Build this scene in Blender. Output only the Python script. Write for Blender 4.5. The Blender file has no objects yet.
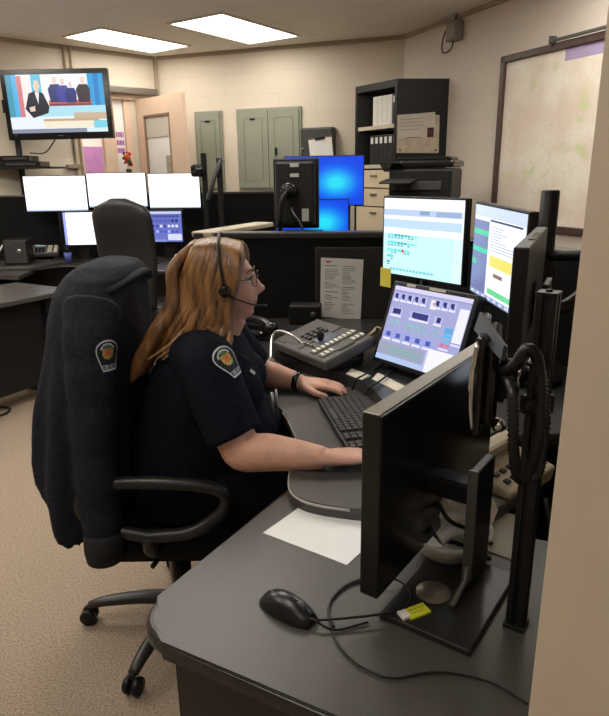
import bpy, bmesh, math, random
from mathutils import Vector, Matrix, noise
from mathutils.bvhtree import BVHTree
random.seed(7)
sc = bpy.context.scene
COL = sc.collection
V = Vector
R = math.radians

# ------------------------------------------------------------------ camera
F, W0, H0 = 620.0, 609.0, 716.0
PITCH, ROLL, EYE = math.atan(185 / F), R(0.8), 1.5
cam = bpy.data.cameras.new('camera')
cam.sensor_fit = 'HORIZONTAL'; cam.sensor_width = 36.0; cam.lens = 36.0 * F / W0
cam.clip_start = 0.02
co = bpy.data.objects.new('camera', cam); COL.objects.link(co)
co.matrix_world = Matrix.Translation((0, 0, EYE)) @ Matrix.Rotation(math.pi / 2 - PITCH, 4, 'X') @ Matrix.Rotation(-ROLL, 4, 'Z')
sc.camera = co
cp_, sp_ = math.cos(PITCH), math.sin(PITCH)

def ray(px, py):                      # direction of sight through a point of the frame
    u, v = (px - 304.5) / F, (358 - py) / F
    c, s = math.cos(ROLL), math.sin(ROLL)
    a, b = c * u + s * v, -s * u + c * v
    return V((a, cp_ + b * sp_, -sp_ + b * cp_))
def atz(px, py, z):
    d = ray(px, py); t = (z - EYE) / d.z
    return V((d.x * t, d.y * t, z))
def aty(px, py, y):
    d = ray(px, py); t = y / d.y
    return V((d.x * t, y, EYE + d.z * t))
def onwall(px, py, A, B):             # on the vertical plane through A and B
    d = ray(px, py); e = V((B[0] - A[0], B[1] - A[1]))
    n = V((-e.y, e.x)); t = (A[0] * n.x + A[1] * n.y) / (d.x * n.x + d.y * n.y)
    return V((d.x * t, d.y * t, EYE + d.z * t))

# ------------------------------------------------------------------ materials
_mc = {}
def mat(name, col, rough=0.5, metal=0.0, var=0.0, scale=40.0, bump=0.0, spec=0.5, stretch=None, col2=None, coat=0.0, trans=0.0, sheen=0.0):
    if name in _mc: return _mc[name]
    m = bpy.data.materials.new(name); m.use_nodes = True
    nt = m.node_tree; b = nt.nodes['Principled BSDF']
    b.inputs['Base Color'].default_value = (*col, 1); b.inputs['Roughness'].default_value = rough
    b.inputs['Metallic'].default_value = metal; b.inputs['Specular IOR Level'].default_value = spec
    if coat: b.inputs['Coat Weight'].default_value = coat; b.inputs['Coat Roughness'].default_value = 0.15
    if trans: b.inputs['Transmission Weight'].default_value = trans
    if sheen: b.inputs['Sheen Weight'].default_value = sheen
    tc = nt.nodes.new('ShaderNodeTexCoord'); nz = nt.nodes.new('ShaderNodeTexNoise')
    nz.inputs['Scale'].default_value = scale; nz.inputs['Detail'].default_value = 4
    src = tc.outputs['Object']
    if stretch:
        mp = nt.nodes.new('ShaderNodeMapping'); mp.inputs['Scale'].default_value = stretch
        nt.links.new(src, mp.inputs['Vector']); src = mp.outputs['Vector']
    nt.links.new(src, nz.inputs['Vector'])
    if var or col2:
        rp = nt.nodes.new('ShaderNodeValToRGB')
        a = col if col2 else [c * (1 - var) for c in col]
        z = col2 if col2 else [min(1, c * (1 + var)) for c in col]
        rp.color_ramp.elements[0].position = .35; rp.color_ramp.elements[1].position = .65
        rp.color_ramp.elements[0].color = (*a, 1); rp.color_ramp.elements[1].color = (*z, 1)
        nt.links.new(nz.outputs['Fac'], rp.inputs['Fac']); nt.links.new(rp.outputs['Color'], b.inputs['Base Color'])
    if bump:
        bp = nt.nodes.new('ShaderNodeBump'); bp.inputs['Strength'].default_value = bump; bp.inputs['Distance'].default_value = 0.004
        nt.links.new(nz.outputs['Fac'], bp.inputs['Height']); nt.links.new(bp.outputs['Normal'], b.inputs['Normal'])
    _mc[name] = m
    return m
def emit(col, s=1.0):
    k = 'glow_%02x%02x%02x_%d' % (*[int(255 * c) for c in col], int(s * 100))
    if k in _mc: return _mc[k]
    m = bpy.data.materials.new(k); m.use_nodes = True; nt = m.node_tree
    b = nt.nodes['Principled BSDF']
    lin = [((c + .055) / 1.055) ** 2.4 if c > .04 else c / 12.92 for c in col]
    b.inputs['Base Color'].default_value = (0.01, 0.01, 0.01, 1); b.inputs['Roughness'].default_value = .25
    b.inputs['Emission Color'].default_value = (*lin, 1); b.inputs['Emission Strength'].default_value = s
    _mc[k] = m
    return m
def flat(col, rough=.7):               # plain paint or ink, sRGB
    k = 'paint_%02x%02x%02x' % tuple(int(255 * c) for c in col)
    lin = [((c + .055) / 1.055) ** 2.4 if c > .04 else c / 12.92 for c in col]
    return mat(k, lin, rough)

BLACK = mat('black_plastic', (.010, .010, .011), .42, var=.15, scale=60, spec=.3)
BLACKG = mat('black_gloss_plastic', (.008, .008, .009), .18, var=.1, scale=30)
BLACKM = mat('black_metal', (.011, .011, .012), .4, .15, var=.2, scale=50, spec=.3)
GREYP = mat('grey_plastic', (.09, .088, .085), .45, var=.1, scale=50)
DGREY = mat('dark_grey_plastic', (.04, .039, .038), .5, var=.1, scale=50)
STEEL = mat('brushed_steel', (.45, .44, .42), .3, .9, var=.1, scale=80, stretch=(1, 1, 12))
CHROME = mat('chrome', (.7, .7, .7), .12, 1.0)
LAM = mat('dark_desk_laminate', (.058, .052, .047), .40, var=.08, scale=220, bump=.05)
LAML = mat('back_desk_laminate', (.05, .047, .044), .34, var=.08, scale=200)
EDGE = mat('black_rubber_edge', (.02, .019, .018), .28, var=.15, scale=40)
FABP = mat('black_panel_fabric', (.009, .009, .0095), .9, var=.35, scale=400, bump=.2, spec=.15)
CAPM = mat('partition_cap_laminate', (.03, .029, .027), .3, var=.1, scale=60)
CAPREFL = mat('cap_reflection_pale', (.42, .37, .28), .3, var=.2, scale=6)  # cap laminate with its reflected brightness painted in as pale beige
PAPER = mat('white_paper', (.78, .77, .74), .8, var=.02, scale=20)
PAPERC = mat('cream_paper', (.70, .64, .50), .8, var=.05, scale=20)
YEL = mat('yellow_sticky_paper', (.72, .62, .08), .75, var=.05, scale=30)
YELG = mat('lime_yellow_sticky_paper', (.75, .78, .03), .7, var=.05, scale=30)
SKIN = mat('skin', (.62, .335, .235), .48, var=.07, scale=28, bump=.04)
LIP = mat('lips', (.48, .14, .13), .4, var=.05)
EYEW = mat('eye_white', (.7, .68, .66), .2); EYEI = mat('iris', (.06, .09, .1), .15)
BROW = mat('eyebrow_hair', (.16, .085, .04), .7, var=.2, scale=300)
HAIR = mat('golden_brown_hair', (.085, .038, .015), .40, scale=55, stretch=(1, 1, .12), col2=(.32, .155, .052), bump=.35)
NAVY = mat('navy_uniform_cloth', (.0055, .0068, .0125), .85, var=.25, scale=90, bump=.2, spec=.12)
JACK = mat('charcoal_navy_softshell', (.0165, .0185, .0265), .85, var=.22, scale=70, bump=.2, spec=.15)
TROU = mat('black_trousers', (.006, .006, .008), .85, var=.2, scale=90, bump=.2, spec=.1)
SEATF = mat('black_chair_fabric', (.008, .008, .009), .85, var=.3, scale=250, bump=.2, spec=.15)
LEATH = mat('black_chair_leather', (.013, .013, .014), .42, var=.15, scale=120, bump=.15)
BEIGEP = mat('beige_plastic', (.50, .44, .33), .5, var=.05)
WHITEP = mat('white_plastic', (.72, .71, .68), .4, var=.03)
CABB = mat('beige_drawer_enamel', (.72, .60, .42), .45, var=.04)
PANELG = mat('grey_green_enamel', (.27, .28, .22), .5, var=.05, scale=4)
PANELG2 = mat('grey_green_enamel_edge', (.20, .205, .16), .5)
TISS = mat('white_tissue', (.85, .83, .78), .9, var=.03, bump=.2, scale=30)

# ------------------------------------------------------------------ mesh builder
def spl(pts, n=8):
    P = [V(p) for p in pts]
    if len(P) < 3: return P
    Q = [P[0] * 2 - P[1]] + P + [P[-1] * 2 - P[-2]]
    out = []
    for i in range(1, len(Q) - 2):
        a, b, c, d = Q[i - 1:i + 3]
        for k in range(n):
            t = k / n
            out.append(.5 * ((2 * b) + (c - a) * t + (2 * a - 5 * b + 4 * c - d) * t * t + (3 * b - a - 3 * c + d) * t ** 3))
    out.append(P[-1]); return out
class MB:
    def __init__(s): s.v, s.f, s.m, s.s = [], [], [], []
    def add(s, vs, fs, mi=0, M=None, sm=False):
        o = len(s.v)
        s.v += [(M @ V(v)) if M else V(v) for v in vs]
        s.f += [[i + o for i in f] for f in fs]; s.m += [mi] * len(fs); s.s += [sm] * len(fs)
        return s
    def bm(s, b, mi=0, M=None, sm=False):
        b.verts.index_update()
        s.add([v.co.copy() for v in b.verts], [[v.index for v in f.verts] for f in b.faces], mi, M, sm); b.free(); return s
    def box(s, c, d, mi=0, M=None, r=0.0, seg=2):
        b = bmesh.new(); bmesh.ops.create_cube(b, size=1)
        for v in b.verts: v.co = V((v.co.x * d[0], v.co.y * d[1], v.co.z * d[2])) + V(c)
        if r: bmesh.ops.bevel(b, geom=b.edges[:], offset=min(r, min(d) * .49), segments=seg, profile=.5, affect='EDGES')
        return s.bm(b, mi, M, False)
    def prism(s, poly, z0, z1, mi=0, M=None, r=0.0, seg=3, top_only=False, side=None):
        b = bmesh.new()
        lo = [b.verts.new((p[0], p[1], z0)) for p in poly]; hi = [b.verts.new((p[0], p[1], z1)) for p in poly]
        n = len(poly)
        area = sum(poly[i][0] * poly[(i + 1) % n][1] - poly[(i + 1) % n][0] * poly[i][1] for i in range(n))
        if area < 0: lo.reverse(); hi.reverse()
        b.faces.new(hi); b.faces.new(lo[::-1])
        for i in range(n): b.faces.new((lo[i], lo[(i + 1) % n], hi[(i + 1) % n], hi[i]))
        if r:
            es = [e for e in b.edges if abs(e.verts[0].co.z - e.verts[1].co.z) < 1e-6 and (not top_only or e.verts[0].co.z > (z0 + z1) / 2)]
            bmesh.ops.bevel(b, geom=es, offset=r, segments=seg, profile=.5, affect='EDGES')
        if side is None: return s.bm(b, mi, M)
        b.normal_update(); b.faces.ensure_lookup_table(); k0 = len(s.f); fl = [side if f.normal.z < .9 else mi for f in b.faces]; ss = [abs(f.normal.z) < .95 for f in b.faces]
        s.bm(b, mi, M); s.m[k0:] = fl; return s
    def loft(s, rings, mi=0, M=None, sm=True, cap=True):
        n = len(rings[0]); vs = [p for r in rings for p in r]; fs = []
        for i in range(len(rings) - 1):
            for k in range(n):
                a = i * n + k; b2 = i * n + (k + 1) % n
                fs.append([a, b2, b2 + n, a + n])
        if cap: fs.append(list(range(n))[::-1]); fs.append([(len(rings) - 1) * n + k for k in range(n)])
        return s.add(vs, fs, mi, M, sm)
    def tube(s, pts, r, mi=0, n=8, M=None, cap=True, flat=1.0):
        P = [V(p) for p in pts]; rs = r if isinstance(r, (list, tuple)) else [r] * len(P)
        if len(rs) != len(P):
            rs = [rs[0] + 0 * 1 if len(rs) == 1 else rs[min(len(rs) - 2, int(i / (len(P) - 1) * (len(rs) - 1)))] * (1 - ((i / (len(P) - 1) * (len(rs) - 1)) - min(len(rs) - 2, int(i / (len(P) - 1) * (len(rs) - 1))))) + rs[min(len(rs) - 2, int(i / (len(P) - 1) * (len(rs) - 1))) + 1] * ((i / (len(P) - 1) * (len(rs) - 1)) - min(len(rs) - 2, int(i / (len(P) - 1) * (len(rs) - 1)))) for i in range(len(P))]
        t = (P[1] - P[0]).normalized(); up = V((0, 0, 1)) if abs(t.z) < .9 else V((1, 0, 0))
        a = t.cross(up).normalized(); rings = []
        for i, p in enumerate(P):
            t = ((P[min(i + 1, len(P) - 1)] - P[max(i - 1, 0)])).normalized()
            a = (a - t * a.dot(t)).normalized(); b = t.cross(a)
            rings.append([p + (a * math.cos(q * 2 * math.pi / n) + b * math.sin(q * 2 * math.pi / n) * flat) * rs[i] for q in range(n)])
        return s.loft(rings, mi, M, True, cap)
    def lathe(s, prof, c=(0, 0, 0), mi=0, n=20, M=None, ax=None):
        T = Matrix.Translation(V(c))
        if ax is not None: T = T @ V((0, 0, 1)).rotation_difference(V(ax)).to_matrix().to_4x4()
        if M: T = M @ T
        return s.loft([[V((r * math.cos(2 * math.pi * k / n), r * math.sin(2 * math.pi * k / n), z)) for k in range(n)] for r, z in prof], mi, T, True)
    def cyl(s, a, b, r, mi=0, n=16, r2=None, M=None):
        a, b = V(a), V(b); L = (b - a).length; r2 = r if r2 is None else r2; e = min(.15 * min(r, r2), L * .2)
        return s.lathe([(r - e, 0), (r, e), (r2, L - e), (r2 - e, L)], a, mi, n, M, ax=b - a)
    def ell(s, c, r, mi=0, M=None, n=16):
        r = (r, r, r) if not isinstance(r, (tuple, list)) else r
        rings = []
        for i in range(1, n):
            th = math.pi * i / n
            rings.append([V((c[0] + r[0] * math.sin(th) * math.cos(2 * math.pi * k / (2 * n)), c[1] + r[1] * math.sin(th) * math.sin(2 * math.pi * k / (2 * n)), c[2] - r[2] * math.cos(th))) for k in range(2 * n)])
        return s.loft(rings, mi, M, True)
    def rect(s, x0, z0, x1, z1, y, mi=0, M=None):      # faces -y
        return s.add([(x0, y, z0), (x1, y, z0), (x1, y, z1), (x0, y, z1)], [[0, 1, 2, 3]], mi, M)
    def poly(s, pts, mi=0, M=None): return s.add(pts, [list(range(len(pts)))], mi, M)
    def mesh(s, name, mats):
        me = bpy.data.meshes.new(name)
        me.from_pydata([tuple(v) for v in s.v], [], s.f)
        for m in (mats if isinstance(mats, (list, tuple)) else [mats]): me.materials.append(m)
        me.polygons.foreach_set('material_index', s.m); me.polygons.foreach_set('use_smooth', s.s); me.update()
        return me
    def build(s, name, mats, parent=None, label=None, **kw):
        o = bpy.data.objects.new(name, s.mesh(name, mats)); COL.objects.link(o)
        if parent: o.parent = parent
        if label: o['label'] = label
        for k, v in kw.items(): o[k] = v
        return o
def tag(o, label, cat, group=None, kind=None):
    o['label'] = label; o['category'] = cat
    if group: o['group'] = group
    if kind: o['kind'] = kind
    return o
def thing(name, label, cat, loc=(0, 0, 0), rz=0.0, group=None):
    o = bpy.data.objects.new(name, None); COL.objects.link(o); o.empty_display_size = .05
    o.location = loc; o.rotation_euler = (0, 0, rz)
    return tag(o, label, cat, group)
def struct(o, kind='structure'): o['kind'] = kind; return o
def copy_tree(o, parent=None):
    c = o.copy(); COL.objects.link(c); c.parent = parent
    for ch in [x for x in bpy.data.objects if x.parent == o]: copy_tree(ch, c)
    return c
def fuse(mb, name, mats, voxel=.006, smooth=2, parent=None, keep=None):   # one continuous surface out of overlapping shells
    o = mb.build(name + '_tmp', mats)
    m = o.modifiers.new('r', 'REMESH'); m.mode = 'VOXEL'; m.voxel_size = voxel; m.use_smooth_shade = True
    if smooth:
        k = o.modifiers.new('s', 'SMOOTH'); k.iterations = smooth; k.factor = .5
    dg = bpy.context.evaluated_depsgraph_get(); dg.update()
    me = bpy.data.meshes.new_from_object(o.evaluated_get(dg)); me.name = name
    old = o.data; bpy.data.objects.remove(o); bpy.data.meshes.remove(old)
    me.materials.clear()
    for q in (mats if isinstance(mats, (list, tuple)) else [mats]): me.materials.append(q)
    me.polygons.foreach_set('use_smooth', [True] * len(me.polygons))
    me.polygons.foreach_set('material_index', [0] * len(me.polygons))
    r = bpy.data.objects.new(name, me); COL.objects.link(r)
    if parent: r.parent = parent
    return r

# ------------------------------------------------------------------ setting
CEIL = 2.75
k_ = (CEIL - EYE) / 1.1
WA, WB, WC, WD = V((-2.456, 5.625)) * k_, V((-1.413, 6.619)) * k_, V((.883, 5.767)) * k_, V((1.331, 4.69)) * k_
WL0 = WA + (WA - WB) * 1.6                      # the left wall runs on past the frame
WR1 = WC + (WD - WC).normalized() * 6.4
def wallmat(name, base, bump=.35, mortar=.9):
    m = mat(name, base, .62); nt = m.node_tree; b = nt.nodes['Principled BSDF']
    tc = nt.nodes.new('ShaderNodeTexCoord'); sx = nt.nodes.new('ShaderNodeSeparateXYZ'); cb = nt.nodes.new('ShaderNodeCombineXYZ')
    br = nt.nodes.new('ShaderNodeTexBrick'); br.inputs['Scale'].default_value = 1.0
    br.inputs['Brick Width'].default_value = .42; br.inputs['Row Height'].default_value = .21; br.inputs['Mortar Size'].default_value = .006
    br.inputs['Mortar Smooth'].default_value = .6
    br.inputs['Color1'].default_value = (*base, 1); br.inputs['Color2'].default_value = (*[c * .97 for c in base], 1)
    br.inputs['Mortar'].default_value = (*[c * mortar for c in base], 1)
    nt.links.new(tc.outputs['Object'], sx.inputs[0]); nt.links.new(sx.outputs['X'], cb.inputs['X']); nt.links.new(sx.outputs['Z'], cb.inputs['Y'])
    nt.links.new(cb.outputs[0], br.inputs['Vector']); nt.links.new(br.outputs['Color'], b.inputs['Base Color'])
    bp = nt.nodes.new('ShaderNodeBump'); bp.inputs['Strength'].default_value = bump; bp.inputs['Distance'].default_value = .004; bp.invert = True
    nt.links.new(br.outputs['Fac'], bp.inputs['Height']); nt.links.new(bp.outputs['Normal'], b.inputs['Normal'])
    return m
WALLM = wallmat('painted_block_wall', (.70, .615, .50), .22, .94)
WALLG = wallmat('painted_block_wall_cool', (.68, .60, .525), .18, .95)
PLAIN = mat('plain_painted_wall', (.52, .43, .325), .6, var=.03, scale=12)
def wall(name, A, B, m, holes=(), th=.14, h=CEIL, z0=0):
    A, B = V((A[0], A[1])), V((B[0], B[1])); L = (B - A).length
    mb = MB(); x = 0.0
    for (a, b, za, zb) in sorted(holes):
        mb.box(((x + a) / 2, th / 2, h / 2), (a - x, th, h))
        if za > 0: mb.box(((a + b) / 2, th / 2, za / 2), (b - a, th, za))
        mb.box(((a + b) / 2, th / 2, (zb + h) / 2), (b - a, th, h - zb)); x = b
    mb.box(((x + L) / 2, th / 2, h / 2), (L - x, th, h))
    o = mb.build(name, m); o.location = (A.x, A.y, z0); o.rotation_euler = (0, 0, math.atan2(B.y - A.y, B.x - A.x))
    return struct(o)
# door opening on the left wall
eL = (WB - WL0).normalized()
pj = lambda px: (onwall(px, 150, WL0, WB).xy - WL0).dot(eL)
dx0, dx1 = pj(79), pj(134)
dtop = onwall(125, 97, WL0, WB).z
wall('wall_left', WL0, WB, WALLM, [(dx0, dx1, 0, dtop)])
wall('wall_back', WB, WC, WALLM)
wall('wall_right', WC, WR1, WALLG)
WF0, WF1 = V((-4.6, -2.2)), V((3.7, -2.2))
wall('wall_west', WF0, WL0, PLAIN)
wall('wall_south', WF1, WF0, PLAIN)
wall('wall_east', WR1, WF1, PLAIN)
# end of the partition wall beside the camera (its rounded corner runs down the right of the frame)
EX, EY = .4406 * .45, .45
mb = MB()
pl = [(EX, EY)]
for a in range(1, 5):
    pl.append((EX - .000 + .004 * a / 4 * .2, EY - .006 * a / 4))
mb.prism([(EX + .004, EY), (EX, EY - .005), (EX + .055, EY - .13), (3.4, EY - .13), (3.4, EY)], 0, CEIL)
struct(mb.build('wall_front', [PLAIN]))
# floor and ceiling
FL = [WF0, WF1, WR1, WC, WB, WL0]
carp = mat('beige_carpet', (.23, .172, .125), .95, scale=150, col2=(.43, .335, .25), bump=.9)
mb = MB(); mb.prism([(-6, -2.5), (5, -2.5), (5, 11), (-6, 11)], -.1, 0); struct(mb.build('floor', carp))
cm = mat('ceiling_board', (.8, .77, .70), .8)
nt = cm.node_tree; tc = nt.nodes.new('ShaderNodeTexCoord'); br = nt.nodes.new('ShaderNodeTexBrick')
br.offset = 0; br.inputs['Scale'].default_value = 1; br.inputs['Brick Width'].default_value = 1.2; br.inputs['Row Height'].default_value = .6; br.inputs['Mortar Size'].default_value = .004
br.inputs['Color1'].default_value = (.84, .80, .73, 1); br.inputs['Color2'].default_value = (.82, .78, .72, 1); br.inputs['Mortar'].default_value = (.66, .62, .56, 1)
mpn = nt.nodes.new('ShaderNodeMapping'); mpn.inputs['Rotation'].default_value = (0, 0, R(35))
nt.links.new(tc.outputs['Object'], mpn.inputs[0]); nt.links.new(mpn.outputs[0], br.inputs['Vector']); nt.links.new(br.outputs['Color'], nt.nodes['Principled BSDF'].inputs['Base Color'])
mb = MB(); mb.prism([(-6, -2.5), (5, -2.5), (5, 11), (-6, 11)], CEIL, CEIL + .1); struct(mb.build('ceiling', cm))
# thin dark cove where walls meet the ceiling
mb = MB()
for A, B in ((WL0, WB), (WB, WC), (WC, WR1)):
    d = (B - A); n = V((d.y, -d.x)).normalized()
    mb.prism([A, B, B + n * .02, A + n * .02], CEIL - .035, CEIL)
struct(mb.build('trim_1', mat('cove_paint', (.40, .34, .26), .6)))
mb = MB()
for A, B in ((WL0, WB), (WB, WC), (WC, WR1)):
    d = (B - A); n = V((d.y, -d.x)).normalized(); L = d.length
    segs = [(0, dx0 - .06), (dx1 + .06, L)] if A is WL0 else [(0, L)]
    for a, b in segs:
        p, q = A + d.normalized() * a, A + d.normalized() * b
        mb.prism([p, q, q + n * .012, p + n * .012], 0, .1)
struct(mb.build('baseboard_room', mat('dark_vinyl_base', (.03, .028, .026), .5)))

# doorway, hall behind it, and the open glazed door
DOORP = mat('pale_pink_door_paint', (.76, .56, .42), .45, var=.03, scale=5)
nL = V((eL.y, -eL.x))                              # into the room
fr = struct(bpy.data.objects.new('door_1', None)); COL.objects.link(fr)
fr.location = (WL0.x, WL0.y, 0); fr.rotation_euler = (0, 0, math.atan2(eL.y, eL.x))
mb = MB()
a1, a2, a3 = pj(105), pj(117.5), pj(127.5)
for a, b in ((dx0, dx0 + .05), (a1, a2), (a3, dx1)):
    mb.box(((a + b) / 2, .03, dtop / 2), (b - a, .06, dtop), r=.006)
mb.box(((dx0 + dx1) / 2, .06, dtop + .0), (dx1 - dx0 + .08, .17, .06), r=.006)
mb.build('door_frame', DOORP, fr)
mb = MB(); mb.box(((dx0 + dx1) / 2 + .25, -.06, dtop + .06), (.75, .07, .07), r=.01); mb.build('door_closer', mat('door_closer_metal', (.22, .19, .16), .4, .6), fr)
# open leaf
hA = onwall(134.5, 100, WL0, WB); zt = hA.z
ef = V((.72, -.69)).normalized()
Lw = .86
leaf = bpy.data.objects.new('door_2', None); COL.objects.link(leaf); struct(leaf)
leaf.location = (hA.x + nL.x * .02, hA.y + nL.y * .02, 0); 
fe = aty(180.5, 93.5, hA.y - .62)
leaf.rotation_euler = (0, 0, math.atan2(fe.y - hA.y, fe.x - hA.x)); Lw = (fe.xy - hA.xy).length
mb = MB()
wx0, wx1, wz1 = Lw * .16, Lw * .72, zt - .17
mb.box((wx0 / 2, .02, zt / 2), (wx0, .045, zt)); mb.box(((Lw + wx1) / 2, .02, zt / 2), (Lw - wx1, .045, zt))
mb.box(((wx0 + wx1) / 2, .02, (zt + wz1) / 2), (wx1 - wx0, .045, zt - wz1)); mb.box(((wx0 + wx1) / 2, .02, .45), (wx1 - wx0, .045, .9))
mb.build('door_leaf', DOORP, leaf)
mb = MB()
t = .018
for a, b, c, d in ((wx0, wx0 + t, .9, wz1), (wx1 - t, wx1, .9, wz1), (wx0, wx1, wz1 - t, wz1), (wx0, wx1, .9, .9 + t)):
    mb.box(((a + b) / 2, .02, (c + d) / 2), (b - a, .055, d - c))
mb.build('glazing_bead', mat('brown_glazing_bead', (.28, .19, .12), .5), leaf)
mb = MB(); mb.box(((wx0 + wx1) / 2, .02, (.9 + wz1) / 2), (wx1 - wx0, .008, wz1 - .9))
gl = mat('door_glass', (.9, .93, .9), .03, trans=.0, spec=.6)
_b = gl.node_tree.nodes['Principled BSDF']; _b.inputs['Transmission Weight'].default_value = 1.0; _b.inputs['IOR'].default_value = 1.1
mb.build('glass_pane', mat('bright_pane_white', (.95, .95, .93), .25), leaf)  # opaque white stands in for the brightness seen in the door glass
mb = MB(); mb.box((wx1 - .075, -.004 + .012, 1.45), (.10, .006, .5), r=.002); mb.build('taped_poster', mat('mottled_poster', (.55, .50, .42), .6, scale=14, col2=(.30, .27, .22)), leaf)
mb = MB(); mb.box(((wx0 + wx1) / 2, .012, wz1 - .12), (wx1 - wx0 - .04, .006, .22)); mb.build('blind_header', mat('grey_blind', (.62, .58, .50), .7, var=.1, scale=60, stretch=(6, 1, .3)), leaf)
mb = MB(); mb.cyl((Lw - .06, -.005, 1.02), (Lw - .06, -.06, 1.02), .011); mb.cyl((Lw - .06, -.055, 1.02), (Lw - .17, -.055, 1.02), .009); mb.build('door_handle', STEEL, leaf)
# hall shell
HALL = mat('white_hall_wall', (.80, .77, .72), .7, var=.02)
hb = WL0 - nL * 2.2
hx0, hx1 = dx0 - 1.6, dx1 + 1.2
P = lambda x, d: WL0 + eL * x - nL * d
wall('wall_hall', P(hx0, 2.2), P(hx1, 2.2), HALL, h=CEIL)
wall('wall_hall_side', P(hx1, 2.2), P(hx1, .16), HALL, h=CEIL)
wall('wall_hall_end', P(hx0, .16), P(hx0, 2.2), HALL, h=CEIL)
# the open leaf's pane has its brightness painted white; a hall notice board in violet
def panel_on(name, label, cat, x0, x1, z0, z1, d, m, th=.02):
    o = MB().box(((x0 + x1) / 2, -d, (z0 + z1) / 2), (x1 - x0, th, z1 - z0), r=.003).build(name, m)
    o.location = (WL0.x, WL0.y, 0); o.rotation_euler = (0, 0, math.atan2(eL.y, eL.x))
    return tag(o, label, cat)
VIO = mat('violet_board', (.36, .16, .36), .6, var=.12, scale=9)

def fixture(px4=None, c=None, a=None, L=1.16, Wd=.58, lab='', grp='recessed ceiling lights', s=9.0):
    if px4:
        q = [atz(*p, CEIL) for p in px4]
        cx = sum(q, V()) / 4; d = (q[3] - q[0]) + (q[2] - q[1]); a = math.atan2(d.y, d.x); L = d.length / 2
        e = V((math.cos(a), math.sin(a), 0)); n = V((-e.y, e.x, 0)); Wd = (abs((q[1] - q[0]).dot(n)) + abs((q[2] - q[3]).dot(n))) / 2
    else: cx = V(c)
    t = thing('ceiling_light', lab, 'ceiling light', (cx.x, cx.y, CEIL), a, grp)
    mb = MB(); f = .025
    for x, y, w, d in ((0, Wd / 2 + f / 2, L + 2 * f, f), (0, -Wd / 2 - f / 2, L + 2 * f, f), (L / 2 + f / 2, 0, f, Wd), (-L / 2 - f / 2, 0, f, Wd)):
        mb.box((x, y, -.006), (w, d, .012))
    mb.build('frame', mat('white_light_frame', (.75, .71, .62), .5), t)
    mb = MB(); mb.box((0, 0, -.003), (L, Wd, .006)); mb.build('diffuser', emit((1, .975, .93), s), t)
    return t
GL = 9.5
fixture([(58, 35), (108, 29), (192, 46), (148, 51)], lab='bright recessed ceiling light above the television', s=GL)
fixture([(166, 21), (226, 15), (303, 36), (244, 42)], lab='bright recessed ceiling light second from the television', s=GL)
FILL_FX = [(-3.0, 4.6, .62, 7), (-2.4, 3.0, .62, 9), (-.6, 3.1, .62, 9), (1.3, 3.6, .62, 7), (-2.4, .9, .62, 4.5), (-.9, .6, .62, 4.2), (-.5, -.9, .62, 2)]  # extra unseen fixtures added to fill the room with light
for i, (x, y, a, s) in enumerate(FILL_FX):
    fixture(c=(x, y, CEIL), a=a, lab='added unseen ceiling light nearer the camera, filling the room', s=s * 1.9)
hc = P((dx0 + dx1) / 2, 1.2)
fixture(c=(hc.x, hc.y, CEIL), a=math.atan2(eL.y, eL.x), lab='added ceiling light brightening the hall beyond the open doorway', grp='added hall lights', s=26)  # unseen lamp added so the hall shows bright through the doorway

# world: faint grey fill only seen through nothing (closed room)
w = bpy.data.worlds.new('world'); sc.world = w; w.use_nodes = True
w.node_tree.nodes['Background'].inputs[0].default_value = (.5, .5, .5, 1); w.node_tree.nodes['Background'].inputs[1].default_value = .3

# ------------------------------------------------------------------ things on the walls
def on_wall_thing(name, label, cat, A, B, p0, p1, group=None):
    """Empty at the lower-left corner of the outline p0 (upper left) - p1 (lower right); local x along the wall, -y into the room."""
    a, b = onwall(*p0, A, B), onwall(*p1, A, B)
    e = (B - A).normalized()
    t = thing(name, label, cat, (a.x, a.y, b.z), math.atan2(e.y, e.x), group)
    return t, (b.xy - a.xy).dot(e), a.z - b.z

def panel_doors(t, w, h, n):
    MB().box((w / 2, -.012, h / 2), (w, .024, h), r=.004).build('trim_plate', PANELG, t)
    dw = (w - .04) / n
    for i in range(n):
        x0 = .02 + i * dw
        d = MB().box((x0 + dw / 2, -.03, h / 2), (dw - .008, .014, h - .04), r=.003).build('door', PANELG, t)
        mb = MB()
        for x, y, ww, hh in ((dw / 2, .1, dw * .6, .008), (dw / 2, h - .1, dw * .6, .008), (dw * .2, h / 2, .008, h - .2), (dw * .8, h / 2, .008, h - .2)):
            mb.box((x0 + x, -.038, y), (ww, .004, hh))
        mb.build('embossed_line', PANELG2, d)
    return dw
t, w_, h_ = on_wall_thing('electrical_panel', 'narrow grey-green single-door electrical panel on the back wall', 'electrical panel', WB, WC, (195, 112), (226, 190), 'electrical panels')
panel_doors(t, w_, h_, 1)
MB().box((w_ * .5, -.04, h_ * .87), (.06, .006, .018)).build('name_plate', BLACK, t)
t, w_, h_ = on_wall_thing('electrical_panel', 'wide grey-green double-door electrical panel with a black latch', 'electrical panel', WB, WC, (237, 109.5), (303, 189.5), 'electrical panels')
panel_doors(t, w_, h_, 2)
MB().box((w_ * .26, -.04, h_ * .87), (.06, .006, .018)).build('name_plate', BLACK, t)
MB().box((w_ * .62, -.045, h_ * .47), (.022, .02, .07), r=.004).box((w_ * .62, -.06, h_ * .50), (.012, .02, .03)).build('latch', BLACKM, t)
t, w_, h_ = on_wall_thing('wall_box', 'dark grey metal box mounted behind the clipboard on back wall', 'wall box', WB, WC, (303.5, 128.5), (336, 182))
MB().box((w_ / 2, -.05, h_ / 2), (w_, .1, h_), r=.012).build('body', DGREY, t)
MB().box((w_ / 2, -.104, h_ / 2), (w_ - .03, .012, h_ - .03), r=.005).build('door', DGREY, t)
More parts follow.
